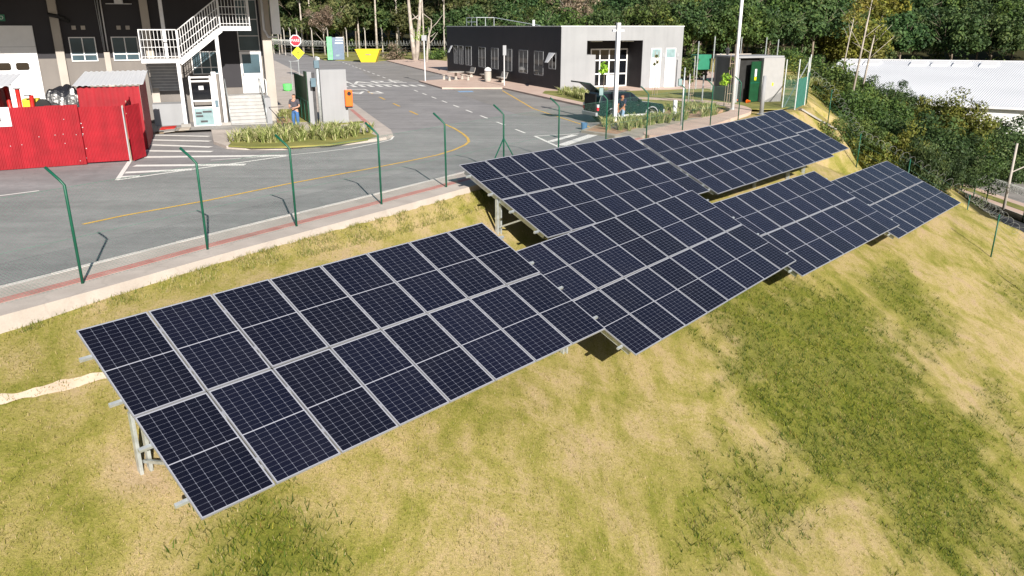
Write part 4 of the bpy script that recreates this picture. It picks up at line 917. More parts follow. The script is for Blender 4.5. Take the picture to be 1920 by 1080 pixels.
# green bin on a post, handrail frame
gb = thing('green_bin', 'bright lime green litter bin on a metal stand on the grass behind the building corner', 'bin', (*G(539.5,170,.14), .14), RZ)
MB().lathe([(.24,.0),(.33,.08),(.36,.4),(.36,.55),(.0,.58)], 12).build('basket', limeg, gb); mbq = MB(); mbq.tube([(.42,0,-.1),(.42,0,2.3),(1.1,0,2.35)], .035, 6); mbq.tube([(.42,0,2.3),(.3,0,2.35)], .03, 6); mbq.build('stand', galv, gb)
# stop sign and pedestrian warning
x, y = G(561.5, 143, .14); sgn = thing('stop_sign', 'red octagonal stop sign above a yellow pedestrian warning diamond on one grey post', 'road sign', (x, y, .14), RZ-.12)
dist = math.hypot(x, y); kz = dist/40
MB().tube([(0,0,0),(0,0,3.0)], .045, 8).build('post', galv, sgn)
def disc(mb_r, k, y0, cx, cz, rot=math.pi/8): return MB().add([(cx+mb_r*math.cos(rot+2*math.pi*i/k), y0+d_, cz+mb_r*math.sin(rot+2*math.pi*i/k)) for d_ in (0, .012) for i in range(k)], [tuple(range(k)), tuple(range(2*k-1, k-1, -1))]+[((i+1) % k, i, k+i, k+(i+1) % k) for i in range(k)])
oc = disc(.62, 8, -.06, -.1, 3.62).build('octagon_border', white, sgn); disc(.53, 8, -.073, -.1, 3.62).build('octagon', signred, oc); text('lettering', 'PARE', .42, white, oc, (-.1, -.082, 3.62), scale=(.9,1,1), ext=.003)
dm = disc(.66, 4, -.06, .05, 2.38, 0).build('warning_diamond', signyel, sgn)
wk_ = MB(); wk_.beam((.05,-.07,2.5),(.05,-.07,2.3),.08,.02,up=(0,1,0)); wk_.beam((.05,-.07,2.32),(-.06,-.07,2.08),.05,.02,up=(0,1,0)); wk_.beam((.05,-.07,2.32),(.17,-.07,2.08),.05,.02,up=(0,1,0)); wk_.beam((-.06,-.07,2.36),(.18,-.07,2.48),.045,.02,up=(0,1,0)); wk_.box(.01,.09,-.075,-.065,2.54,2.63); wk_.build('walking_figure', signblk, dm)
# skip
x, y = G(668, 117, 0); sk = thing('yellow_skip', 'open yellow steel skip standing by the kerb at the end of the road', 'skip', (x, y, .02), RZ-.38)
k1, k2 = 3.35, 1.7
V8 = [(.75,0,0),(2.95,0,0),(2.95,1.7,0),(.75,1.7,0),(0,-.1,1.85),(3.55,-.1,1.85),(3.75,.9,1.25),(3.55,1.8,1.85),(0,1.8,1.85)]
MB().add([(.75,0,0),(2.9,0,0),(2.9,1.7,0),(.75,1.7,0),(-.05,-.1,1.85),(3.65,-.1,1.85),(3.65,1.8,1.85),(-.05,1.8,1.85)], [(0,3,2,1),(0,1,5,4),(1,2,6,5),(2,3,7,6),(3,0,4,7)]).build('hull', yellowm, sk)
MB().add([(.8,.05,.03),(2.85,.05,.03),(2.85,1.65,.03),(.8,1.65,.03),(.02,-.04,1.84),(3.58,-.04,1.84),(3.58,1.74,1.84),(.02,1.74,1.84)], [(0,1,2,3),(0,4,5,1),(1,5,6,2),(2,6,7,3),(3,7,4,0)]).build('inside', yellowm, sk)
mbq = MB()
for q in ((-.08,3.68,-.16,-.09),(-.08,3.68,1.8,1.87)): mbq.box(q[0], q[1], q[2], q[3], 1.78, 1.90)
mbq.build('rim', yellowm, sk); MB().box(.35, 3.35, -.13, -.11, 1.35, 1.43).build('rib', yellowm, sk); MB().box(1.5, 2.3, -.12, -.10, 1.05, 1.2).build('dark_lettering_bar', wood, sk)
# blue-grey container kiosk
x, y = G(636, 112, .14); kb = thing('recycling_kiosk', 'tall blue grey recycling kiosk with a green side near the far fence', 'kiosk', (x, y, .14), RZ-.15)
MB().box(-.95, .85, 0, 1.4, 0, 3.4).build('body', mat('blue_grey_panel', (.13,.18,.26), .5, .1), kb, bevel=.03); MB().box(-1.75, -.955, .1, 1.3, .0, 3.5).build('green_side', mat('kiosk_green', (.16,.50,.24), .5, .2), kb)
for k in range(3): MB().box(-.5+.1*k, .75, -.02, -.002, 2.45+k*.42, 2.6+k*.42).build('slot', white, kb)
MB().box(-.5, .1, -.02, -.002, .5, .8).build('label_patch', glasslit, kb)
# ------------------------------------------------------------------ low building
b2 = wt('low_building', 'single-storey building with a black side wall and a pale grey entrance front', 'building', 28.0, 60.2, .0)
MB().box(0, 2.36, 0, 32, 0, 5.15).build('front_wall', wallgrey, b2); MB().box(7.67, 11.65, .002, 32, 0, 5.15).build('front_wall', wallgrey, b2); MB().box(2.362, 7.668, 0, 32, 4.05, 5.148).build('lintel', wallgrey, b2)
MB().box(2.362, 7.668, 2.55, 2.75, 0, 4.048).build('recess_wall', charcoal, b2); MB().box(7.62, 7.668, .01, 2.548, 0, 4.045).build('recess_side', charcoal, b2)
MB().box(2.362, 7.668, 2.75, 3.0, 0, 4.0).build('recess_core', charcoal, b2)
MB().box(-.03, -.002, -.0, 32, -.0, 5.12).build('side_wall', charcoal, b2)
MB().box(-.06, 11.70, -.03, 32.04, 5.152, 5.22).build('parapet_cap', white, b2)
gl = window(b2, 3.95, 7.60, .1, 3.34, 2.50, mull=3, trans=(.02,.345,.70), gm=glassd, name='entrance_glazing', t=.11, d=.09)
MB().box(2.364, 3.5, .6, 2.54, 0, 2.9).build('inner_pier', wallgrey, b2)
MB().box(5.55, 6.75, 2.37, 2.41, .1, 1.1).build('door_lower_panel', white, b2)
for p0 in (2.9, 5.9): MB().box(p0, p0+1.1, .4, .6, 3.95, 4.0).build('ceiling_light', white, b2)
for k, p0 in enumerate((8.50, 9.95)):
    d_ = MB().box(p0, p0+1.02, -.05, -.002, .13, 3.40).build('white_door', white, b2); MB().box(p0+.08, p0+.94, -.056, -.051, 2.62, 3.32).build('fanlight', glasslit, d_)
    MB().box(p0+1.12, p0+1.40, -.03, -.002, 2.66, 2.98).build('wall_plate', greymetal, b2)
def sidewin(q0, q1, z0, z1, open_=False):
    f = MB(); X = -.034; t = .035
    f.box(X-.03, X, q0, q1, z0, z0+t*2).box(X-.03, X, q0, q1, z1-t, z1).box(X-.03, X, q0, q0+t*1.2, z0, z1).box(X-.03, X, q1-t, q1, z0, z1).box(X-.03, X, (q0+q1)/2-t/2, (q0+q1)/2+t/2, z0+.002, z1-.002)
    fo = f.build('window', greymetal, b2)
    for a_, c_ in ((q0+t, (q0+q1)/2-t/2), ((q0+q1)/2+t/2, q1-t)): MB().box(X-.014, X-.004, a_, c_, z0+t*2, z1-t).build('pane', glassd, fo)
    return fo
for q0, q1 in ((3.5,5.5),(7.0,9.1),(10.9,12.9),(14.6,16.6),(18.4,20.5),(22.9,24.9),(25.8,27.2),(27.7,29.2)): sidewin(q0, q1, 1.10, 3.14)
sidewin(.9, 2.3, 1.75, 3.09)
for k, (q0, l0) in enumerate(((1.0,.95),(1.65,.5),(29.6,.6))):
    z1 = 3.07; o = MB().add([(-.07,q0,z1),(-.07,q0+.6,z1),(-.07-l0*.7,q0+.6,z1-.75),(-.07-l0*.7,q0,z1-.75),(-.10,q0,z1),(-.10,q0+.6,z1),(-.10-l0*.7,q0+.6,z1-.75),(-.10-l0*.7,q0,z1-.75)], [(0,1,2,3),(7,6,5,4),(0,4,5,1),(1,5,6,2),(2,6,7,3),(3,7,4,0)]).build('open_sash', lightmetal, b2)
rf = MB(); 
for (a_, c_) in (((1,24,5.2),(1,24,6.1)),((1,27.5,5.2),(1,27.5,6.1)),((3,24,5.2),(3,24,6.1)),((1,24,6.1),(1,27.5,6.1)),((1,24,6.1),(3,24,6.1)),((1,25.8,5.2),(1,25.8,6.1)),((2,24,5.2),(2,24,6.1)),((3,24,6.1),(5.5,17,5.25)),((1,24,5.65),(1,27.5,5.65))): rf.tube([a_, c_], .035, 6)
rf.build('roof_rail', galv, b2); MB().tube([(2.2,11,5.2),(2.2,11,5.75)], .12, 8).build('roof_vent', white, b2)
# benches, bin, table on the paved bulb
def bench(p, q, lab):
    t = wt('bench', lab, 'bench', p, q, .135, 'concrete benches along the black wall'); t.rotation_euler = (0,0,RZ-.06)
    MB().box(-.25, .25, -.9, .9, .40, .46).build('seat', cream, t, bevel=.01); bk = MB().add([(.22,-.9,.47),(.27,-.9,.47),(.42,-.9,.95),(.37,-.9,.95),(.22,.9,.47),(.27,.9,.47),(.42,.9,.95),(.37,.9,.95)], [(0,1,2,3),(7,6,5,4),(0,4,5,1),(1,5,6,2),(2,6,7,3),(3,7,4,0)]).build('backrest', concrete_d, t)
    for y0 in (-.6, .5): MB().xprism([(-.18,0),(.2,0),(.1,.2),(.2,.4),(-.18,.4),(-.08,.2)], y0, y0+.1).build('leg', cream, t)
bench(26.9, 80.6, 'grey bench by the black wall nearest the picnic table'); bench(27.0, 76.3, 'middle grey bench, on the picnic table side of the white bin'); bench(26.9, 71.2, 'grey bench between the white bin and the tall sign post')
wb_ = wt('white_bin', 'round white concrete bin with a domed lid between two benches', 'bin', 26.2, 73.0, .135)
MB().lathe([(.30,0),(.34,.15),(.33,.85),(.30,.9)], 18).build('body', cream, wb_, smooth=False); MB().lathe([(.35,.95),(.34,1.1),(.22,1.25),(.02,1.32)], 18).build('lid', white, wb_, smooth=True)
pt = wt('picnic_table', 'pale concrete picnic table with stools on the paved bulb', 'picnic table', 23.9, 76.0, .135)
MB().lathe([(.85,.74),(.85,.80)], 20).build('top', cream, pt); MB().lathe([(.3,0),(.13,.1),(.13,.74)], 12).build('pedestal', cream, pt)
for k in range(4):
    a = math.pi/4+k*math.pi/2; c = (1.35*math.cos(a), 1.35*math.sin(a), 0); MB().lathe([(.16,0),(.10,.2),(.10,.42),(.24,.43),(.24,.48)], 12, c).build('stool', cream, pt)
sp2 = wt('sign_post', 'tall grey post with a narrow sign standing before the black wall', 'sign post', 25.6, 67.0, .135)
MB().tube([(0,0,0),(0,0,2.6)], .05, 8).build('post', lightmetal, sp2); MB().box(-.14, .18, -.06, -.03, 1.75+.85, 2.6+.85).build('sign', greymetal, sp2); 
p6 = thing('road_sign_post', 'thin white post at the left nose of the paved bulb', 'sign post', (*G(797.5,152,.13), .13), RZ); MB().tube([(0,0,0),(0,0,4.2)], .06, 8).build('post', lightmetal, p6); MB().box(-.25,.25,-.07,-.05,3.75,4.25).build('sign', greymetal, p6)
# poles
def pole(px, py, h, lab, r=.10, z=.13, m_=white, head=False, name='lamp_post'):
    x, y = G(px, py, z); t = thing(name, lab, 'lamp post', (x, y, z), RZ); MB().tube([(0,0,0),(0,0,h)], [r, r*.75], 10).build('pole', m_, t, smooth=True); MB().lathe([(r*1.8,0),(r*1.8,.03)], 12).build('base_plate', galv, t); return t
wp = pole(1152, 232, 5.25, 'tall white square post with cameras rising behind the dark green car', .001, .0); [bpy.data.objects.remove(c) for c in list(wp.children)]
MB().box(-.10, .10, -.10, .10, 0, 5.35).build('pole', white, wp, bevel=.01); MB().box(-.34, -.14, -.06, .06, 4.9, 5.0).build('camera', lightmetal, wp); MB().box(.14, .34, -.06, .06, 4.9, 5.0).build('camera', lightmetal, wp)
lp1 = pole(1373, 205.5, 9.6, 'very tall white lamp post beside the green-doored cabin', .12); MB().tube([(0,0,9.5),(1.2,-.4,9.9)], .05, 6).build('arm', white, lp1)
for (px, py, h, lab) in ((1277, 236, 3.0, 'slim grey post standing in the bed beyond the car'), (1290, 196, 2.0, 'thin grey post on the lawn near the white doors')):
    pole(px, py, h, lab, .05, .13, galv, name='slim_post')
def lantern(px, py, h, lab):
    x, y = G(px, py, .13); t = thing('garden_lantern', lab, 'lantern', (x, y, .13), RZ); MB().tube([(0,0,0),(0,0,h)], .045, 8).build('pole', darkmetal, t); MB().lathe([(.10,h),(.20,h+.35),(.24,h+.38),(.05,h+.55)], 6).build('lamp_head', darkmetal, t)
lantern(1358, 172, 2.9, 'dark garden lantern in front of the white wall behind the cabin')
# young trees with ladder stakes
leafm = vcol_mat('leaf_green', .6, .3, objvar=.22, huevar=.025)
def leafcloud(centres, radii, nper, size, cols, squash=.8, seed=0, inner=.2):
    r_ = np.random.default_rng(seed); V = []; C = []
    c_ = np.repeat(np.asarray(centres, float), nper, 0); rad = np.repeat(np.asarray(radii, float), nper); n_ = len(c_)
    d = r_.normal(size=(n_, 3)); d /= np.linalg.norm(d, axis=1)[:, None]; rr = rad*(inner+(1-inner)*r_.uniform(0, 1, n_)**.45)
    p = c_+d*rr[:, None]*np.array([1, 1, squash])
    nrm = d+r_.normal(0, .55, (n_, 3))+np.array([0, 0, .35]); nrm /= np.linalg.norm(nrm, axis=1)[:, None]
    t1 = np.cross(nrm, r_.normal(size=(n_, 3))); t1 /= np.linalg.norm(t1, axis=1)[:, None]; t2 = np.cross(nrm, t1)
    s = size*r_.uniform(.6, 1.4, n_)[:, None]
    V = np.stack([p+t1*s, p+t2*s*.55, p-t1*s, p-t2*s*.55], 1).reshape(-1, 3); Fq = np.arange(n_*4).reshape(-1, 4)
    cc = np.repeat(r_.normal(0, .9, len(centres)), nper)+r_.normal(0, .8, n_); k = np.clip(cc+len(cols)/2, 0, len(cols)-1).astype(int)
    C = np.asarray(cols, np.float32)[k]*r_.uniform(.9, 1.5, (n_, 1))*np.array([1.05, 1.15, 1.1]); return V, Fq, np.repeat(C, 4, 0)
def sapling(px, py, h, lab, z=.13, stakes=True, col_=[(.12,.22,.02),(.2,.34,.03),(.3,.42,.05)], rad=.4):
    x, y = G(px, py, z); t = thing('sapling', lab, 'young tree', (x, y, z), RZ); MB().tube([(0,0,0),(.03,0,h*.6),(0,.02,h)], [.03,.02,.01], 6).build('trunk', bark, t)
    V, Fq, C = leafcloud([(0,0,h),(.15,.1,h*.85),(-.15,0,h*.8)], [rad,rad*.7,rad*.7], 70, .10, col_, seed=int(px)); npmesh('crown', V, Fq, leafm, C, t)
    if stakes:
        s_ = MB()
        for e in (-.18, .22): s_.tube([(e,0,0),(e*.8,0,h*1.12)], .022, 5)
        for zz in (.25,.6,.9): s_.tube([(-.18,0,h*zz),(.22,0,h*zz)], .016, 5)
        s_.build('stake_frame', wood, t)
sapling(1131, 178, 2.2, 'small leafy sapling in front of the glazed entrance', stakes=False); sapling(1227, 179, 2.9, 'thin bare sapling with ladder stakes before the white doors', col_=[(.1,.12,.04)], rad=.08)
sapling(1357, 199, 1.9, 'bright green sapling on the lawn left of the cabin', stakes=False); sapling(1366, 197, 3.0, 'staked bare sapling between the bright sapling and the lamp post', col_=[(.1,.12,.04)], rad=.08)
sapling(1294, 188, 1.6, 'small staked sapling on the lawn beside the slim grey posts', col_=[(.12,.14,.04)], rad=.1)
sapling(788, 119, 4.6, 'round bright green sapling near the corner of the black wall', stakes=False, rad=1.3); sapling(625, 100, 5.5, 'yellow green young tree behind the blue grey kiosk', stakes=False, rad=1.7)
# low planting beds
plantm = vcol_mat('iris_leaf', .6, .3)
def bed(poly, label, dens, hgt=.62, z=.12, seed=1):
    r_ = np.random.default_rng(seed); P_ = np.array([p[:2] for p in poly]); lo, hi = P_.min(0), P_.max(0); n_ = int((hi-lo).prod()*dens)
    pts_ = r_.uniform(lo, hi, (n_, 2)); pts_ = pts_[inpoly(pts_[:, 0], pts_[:, 1], poly)]; nb = 18; M_ = len(pts_)*nb; P3 = np.repeat(pts_, nb, 0)
    a = r_.uniform(0, 2*np.pi, M_); hh = hgt*r_.uniform(.45, .95, M_); ln = hh*r_.uniform(.3, 1.3, M_); w_ = r_.uniform(.014, .028, M_); b0 = np.concatenate([P3+r_.normal(0, .04, (M_, 2)), np.full((M_, 1), z)], 1)
    dirv = np.stack([np.cos(a), np.sin(a), np.zeros(M_)], 1); sdv = np.stack([-np.sin(a), np.cos(a), np.zeros(M_)], 1)*w_[:, None]
    mid = b0+dirv*(ln*.4)[:, None]+np.array([0,0,1])*(hh*.7)[:, None]; tip = b0+dirv*ln[:, None]+np.array([0,0,1])*hh[:, None]
    V = np.stack([b0-sdv, b0+sdv, mid+sdv, mid-sdv, tip], 1).reshape(-1, 3); base = np.arange(M_)[:, None]*5
    Fq = np.concatenate([base+[0,1,2], base+[0,2,3], base+[3,2,4]], 0)
    cl = np.array([(.22,.27,.08),(.34,.38,.13),(.46,.47,.22),(.16,.20,.05),(.52,.48,.26)], np.float32)[r_.integers(0, 5, M_)]
    return tag(npmesh('strap_leaf_plants', V, Fq, plantm, np.repeat(cl, 5, 0)), label, 'plants', kind='stuff')
bed([G(432,273),G(470,275),G(560,274.5),G(640,269),G(688,261),G(702,256),G(690,249),G(600,250),G(520,253),G(455,262)][::-1], 'long bed of pale green strap-leaved plants on the kerbed island by the stairs', 5.5, .60, .15)
bed([W(3.85,45),W(4.6,45),W(4.6,48.3),W(4.15,48.5)], 'few strap-leaved plants against the corner pillar of the big building', 3, .55, .14, 2)
bed([W(19.9,35.4),W(20.9,37.7),W(27.2,38.6),W(29.0,39.7),W(23.0,36.9)], 'bed of pale strap-leaved plants in front of the dark green car', 9, .70, .12, 3)
bed([W(19.3,35.7),W(20.2,38.3),W(26.5,38.4),W(22.8,36.4),W(20.0,34.6)], 'strap-leaved plants at the rear corner of the car bed', 4, .6, .12, 7)
bed([W(28.6,40.6),W(30.6,42.0),W(31.0,43.6),W(30.2,44.6),W(27.0,43.4),W(26.8,40.5)], 'broad bed of grassy plants beyond the bonnet of the car', 4.5, .55, .12, 4)
bed([W(24.9,47.5),W(27.5,47.5),W(30.3,56.8),W(28.0,59.0),W(26.2,57.5)], 'bed of grassy plants at the corner of the pale grey building front', 4.0, .6, .13, 5)
bed([W(44,57),W(52,56),W(54,62),W(46,64)], 'clumps of plants beyond the right end of the pale building', 2.0, .9, .13, 6)

# ------------------------------------------------------------------ dark green estate car with raised tailgate
cx_, cy_ = W(22.55, 39.9); car = thing('parked_car', 'dark green off-road estate car parked with its tailgate raised', 'car', (cx_, cy_, .0), RZ+.02)
L0, L1 = -2.1, 2.15     # rear .. front along x, width +-.86
def arch(cx, r_, n_=10, z=.42): return [(cx+r_*math.cos(a), z+r_*math.sin(a)) for a in np.linspace(math.pi, 0, n_)]
prof = [(L0,.45),(L0,.42)]+[(-1.62,.42)]+arch(-1.2,.40)+[(-.7,.38),(.95,.38)]+arch(1.38,.40)+[(1.85,.42),(L1,.45),(L1+.03,.75),(L1-.05,.95),(1.2,1.08),(.70,1.12),(L0+.02,1.12),(L0-.03,.8)]
body = MB().xprism(prof, -.86, .86).build('body', carpaint, car, bevel=.035)
cab = [(L0+.06,1.12),(.78,1.12),(.05,1.66),(-.2,1.70),(L0+.28,1.70)]
cb = MB(); n5 = len(cab)
cb.v = [(x, -.82 if z < 1.2 else -.70, z) for x, z in cab]+[(x, .82 if z < 1.2 else .70, z) for x, z in cab]
cb.f = [tuple(range(n5)), tuple(range(2*n5-1, n5-1, -1))]+[((i+1) % n5, i, n5+i, n5+(i+1) % n5) for i in range(n5)]
cb.build('cabin', carpaint, car, bevel=.03)
def sidepane(x0b, x1b, x0t, x1t, nm='side_window'):
    for s_ in (-1, 1):
        zb, zt = 1.17, 1.62; yb, yt = .82-.0125, .70+.018
        V4 = [(x0b, s_*(yb+.006), zb), (x1b, s_*(yb+.006), zb), (x1t, s_*(yt+.008), zt), (x0t, s_*(yt+.008), zt)]
        MB().add(V4+[(a, b_-s_*.02, c) for a, b_, c in V4], [(0,1,2,3),(7,6,5,4),(0,4,5,1),(1,5,6,2),(2,6,7,3),(3,7,4,0)]).build(nm, glassd, car)
sidepane(.02, .62, .02, .08); sidepane(-.78, -.06, -.78, -.06); sidepane(-1.85, -.88, -1.70, -.88)
MB().add([(.80,-.70,1.16),(.80,.70,1.16),(.16,.62,1.625),(.16,-.62,1.625),(.76,-.70,1.14),(.76,.70,1.14),(.12,.62,1.60),(.12,-.62,1.60)], [(0,1,2,3),(7,6,5,4),(0,4,5,1),(1,5,6,2),(2,6,7,3),(3,7,4,0)]).build('windscreen', glass, car)
MB().box(L0-.065, L0-.03, -.66, .66, .60, 1.60).build('boot_opening', rubber, car)
tg = MB().add([(L0+.25,-.68,1.72),(L0+.25,.68,1.72),(L0-.45,.70,2.22),(L0-.45,-.70,2.22),(L0-.95,.68,2.30),(L0-.95,-.68,2.30),
   (L0+.25,-.68,1.66),(L0+.25,.68,1.66),(L0-.40,.70,2.14),(L0-.40,-.70,2.14),(L0-.95,.68,2.22),(L0-.95,-.68,2.22)], [(0,1,2,3),(3,2,4,5),(6,9,8,7),(9,11,10,8),(0,3,9,6),(3,5,11,9),(1,7,8,2),(2,8,10,4),(4,10,11,5),(0,6,7,1)]).build('tailgate', carpaint, car)
MB().add([(L0+.1,-.56,1.845),(L0+.1,.56,1.845),(L0-.40,.58,2.20),(L0-.40,-.58,2.20)], [(0,1,2,3)]).build('rear_window', glassd, tg)
MB().box(L0-.13, L0+.05, -.84, .84, .42, .62).build('bumper', greymetal, car, bevel=.03); MB().box(L1-.02, L1+.12, -.84, .84, .42, .66).build('bumper', greymetal, car, bevel=.03)
for s_ in (-1, 1):
    tl = MB().box(L0-.05, L0+.06, s_*.78-.085, s_*.78+.085, .72, .90).build('tail_light', signred, car, bevel=.01); MB().box(L0-.05, L0+.06, s_*.78-.083, s_*.78+.083, .902, 1.06).build('reversing_light', lightmetal, tl)
    MB().box(L1-.06, L1+.04, s_*.62-.14, s_*.62+.14, .72, .88).build('headlight', glasslit, car, bevel=.01)
    MB().box(.50, .62, s_*.90-.06, s_*.90+.06, 1.14, 1.28).build('mirror', carpaint, car, bevel=.02)
    MB().tube([(-1.7, s_*.6, 1.76), (.0, s_*.6, 1.76)], .02, 6).build('roof_rail', darkmetal, car)
    MB().box(-.78, .95, s_*.87-.02 if s_ > 0 else -.89, s_*.87+.02 if s_ > 0 else -.85, .36, .46).build('side_step', lightmetal, car)
    for dxx in (-.84, -.02): MB().box(dxx-.006, dxx+.006, s_*.862-.003, s_*.862+.003, .5, 1.1).build('door_gap', rubber, car)
    for dxx in (-.25, .55): MB().box(dxx-.18, dxx-.03, s_*.872-.012, s_*.872+.012, .94, .975).build('door_handle', darkmetal, car)
    for cx in (-1.2, 1.38):
        fl = MB()
        A_ = [(cx+.43*math.cos(a), .42+.43*math.sin(a)) for a in np.linspace(math.pi, 0, 12)]; B_ = [(cx+.38*math.cos(a), .42+.38*math.sin(a)) for a in np.linspace(0, math.pi, 12)]
        fl.xprism(A_+B_, *( (.86,.90) if s_ > 0 else (-.90,-.86))); fl.build('wheel_arch', greymetal, car)
        wh = MB().lathe([(.20,-.11),(.33,-.11),(.36,-.07),(.36,.07),(.33,.11),(.20,.11)], 24).build('wheel', rubber, car); wh.rotation_euler = (math.pi/2,0,0); wh.location = (cx, s_*.76, .36)
        MB().lathe([(.02,-.09),(.20,-.112),(.20,.112),(.02,.09)], 10).build('rim', lightmetal, wh)
bo = thing('bollard', 'short white bollard at the front corner of the dark green car', 'bollard', (*W(25.15, 38.55), .1), RZ); MB().lathe([(.12,0),(.12,1.05),(.09,1.1)], 12).build('post', white, bo)
ck = thing('blue_crate', 'small blue bucket on the kerb behind the car in its shadow', 'bucket', (*G(1095,243,0), .0), .3); MB().lathe([(.14,0),(.18,.36),(.15,.36),(.12,.04)], 14).build('pail', mat('blue_plastic', (.06,.14,.26), .5, .1), ck)

# ------------------------------------------------------------------ transformer cabin and things around it
x0_, y0_ = G(1420, 191, .13); tb = thing('transformer_cabin', 'pale flat-roofed cabin with its dark green door standing open', 'cabin', (x0_, y0_, .13), RZ-.02)
MB().box(-1.75, 0, .25, .33, 0, 2.95).build('doorway', rubber, tb)
MB().box(-1.95, -1.74, .0, 2.4, 0, 3.0).build('side_pier', wallgrey, tb); MB().box(-1.95, .05, .34, 2.6, 0, 2.98).build('cabin_body', wallgrey, tb); MB().box(-2.0, 1.85, -.08, 2.7, 2.98, 3.1).build('roof_slab', wallgrey, tb)
MB().box(.0, 1.75, -.30, 2.6, 0, 2.97).build('pale_side', mat('pale_grey_render', (.33,.325,.325), .85, .05), tb)
gd = MB().box(0, 1.0, -.03, .03, .05, 2.75).build('green_door', mat('door_green', (.008,.055,.022), .45, .15), tb); gd.rotation_euler = (0,0,math.radians(-100)); gd.rotation_euler = (0,0,math.radians(195)); gd.location = (-.04, -.05, 0)
MB().box(.0, 1.0, .031, .04, 1.3, 1.36).build('door_rail', greenp, gd); MB().box(.42, .62, .031, .045, 1.75, 2.25).build('white_notice', white, gd); MB().box(.42, .62, .031, .045, 1.5, 1.72).build('yellow_notice', signyel, gd)
MB().box(.85, .97, -.32, -.301, 1.1, 1.3).build('warning_tag', signyel, tb)
pc2 = pole(1427, 214, 2.3, 'short ribbed grey pole before the cabin close to the solar tables', .14, .0, wallgrey, name='ribbed_pole')
lad = wt('wall_ladder', 'narrow dark ladder rungs fixed on the pale cabin side', 'ladder', 37.55, 45.9, .13)
for k in range(11): MB().box(-.06, .06, -.02, .02, .8+k*.19, .84+k*.19).build('rung', darkmetal, lad)
for e in (-.075, .075): MB().box(e-.012, e+.012, -.025, .025, 0, 2.9).build('stringer', lightmetal, lad)
for k, (px, py) in enumerate(((1380,191),(1401,193))):
    x, y = G(px, py, .14); t = thing('orange_cone', ('fallen orange plastic piece left of the green door' if k == 0 else 'fallen orange plastic piece just below the green door'), 'cone', (x, y, .14), .4*k); o = MB().lathe([(.14,0),(.12,.03),(.03,.3)], 12).build('shell', orange, t); o.rotation_euler = (1.4,0,0); o.location = (0,0,.1)
# corner enclosure of green mesh panels with tall pale posts
en = thing('mesh_enclosure', 'green mesh enclosure with tall pale posts at the corner beside the pale cabin', 'fence', (0,0,0), 0)
net = mat('green_netting', (.02,.12,.09), .7, .2)
ep = [G(1466,204,.05), G(1490,203,.05), G(1508,196,.0), G(1512,182,0)]
for i, p in enumerate(ep):
    MB().tube([(p[0],p[1],-.1),(p[0],p[1],3.15)], .045, 7).build('fence_post', galv, en)
for i in range(3):
    a, c = ep[i], ep[i+1]; m3 = MB(); L = math.hypot(c[0]-a[0], c[1]-a[1]); t = Vector((c[0]-a[0], c[1]-a[1], 0))/max(L, .01)
    for k in range(int(L/.07)): q = Vector((a[0], a[1], 0))+t*k*.07; m3.beam(q+Vector((0,0,0)), q+Vector((0,0,1.9)), .012, .012)
    for k in range(24): m3.beam(Vector((a[0],a[1],.06+k*.078)), Vector((c[0],c[1],.06+k*.078)), .012, .012)
    m3.build('mesh_panel', net, en, kind='stuff')
MB().beam((ep[1][0]-.9, ep[1][1]-.3, 0), (ep[2][0], ep[2][1], 2.9), .05, .05).build('brace', galv, en)
# far concrete-post fences with razor coils
cf = thing('far_fence', 'long far fence of pale concrete posts with a razor coil before the eucalyptus wood', 'fence')
fa = [W(13.5, 176), W(17.5, 150), W(21.6, 141), W(28, 141), W(34, 141), W(42, 140), W(52, 138), W(62, 136)]
fa3 = []
for i in range(len(fa)-1):
    a, c = Vector(fa[i]), Vector(fa[i+1]); nn = max(1, int((c-a).length/(2.6 if i > 1 else 4)))
    for k in range(nn):
        p = a.lerp(c, k/nn); fa3.append((p.x, p.y, 2.35)); o = MB().beam((p.x,p.y,0),(p.x,p.y,4.6),.14,.14).beam((p.x,p.y,4.55),(p.x-.1,p.y-.35,4.95),.12,.12).build('concrete_post', cream, cf)
m3 = MB(); coil(m3, fa3, .45, .5, .05); m3.build('razor_coil', razor, cf, kind='stuff')
m3 = MB()
for zz in (.5,1.0,1.5,2.0,2.35): m3.tube([(p[0],p[1],zz) for p in fa3], .012, 4)
m3.build('fence_wires', razor, cf, kind='stuff')
cf2 = thing('campus_back_fence', 'row of thin galvanised posts behind the lawn right of the pale building', 'fence')
for (px, py, h) in ((1304,168,4.0),(1333,170,4.4),(1346,166,3.0),(1365,172,2.6),(1368,178,2.7),(1384,150,4.2),(1430,152,4.2),(1452,152,4.0),(1300,158,2.6),(1316,190,1.9)):
    x, y = G(px, py, .1); MB().tube([(x,y,.1),(x,y,h)], .05, 6).build('fence_post', galv, cf2)
tk = thing('white_boundary_wall', 'short white wall stained pink below, behind the lawn and lantern', 'wall', (*G(1366,153,.1), .1), RZ)
MB().box(-1.6, 2.3, 0, .2, 0, 1.0).build('stained_base', mat('stained_plaster', (.30,.20,.16), .9, scale=1, c2=(.40,.33,.29)), tk); MB().box(-1.6, 2.3, .0, .2, 1.002, 2.5).build('wall', mat('white_plaster', (.42,.42,.41), .9, .08), tk); MB().box(-1.66, 2.36, -.04, .24, 2.502, 2.58).build('coping', cream, tk)
gr = thing('green_container', 'small bright green container on legs behind the lawn', 'container', (*G(1311,152,.1), .1), RZ); MB().box(-.8, .8, -.6, .6, 1.1, 2.5).build('box', signgreen, gr, bevel=.04)
for e in (-.7, .7): MB().box(e-.06, e+.06, -.1, .1, 0, 1.1).build('leg', darkmetal, gr)

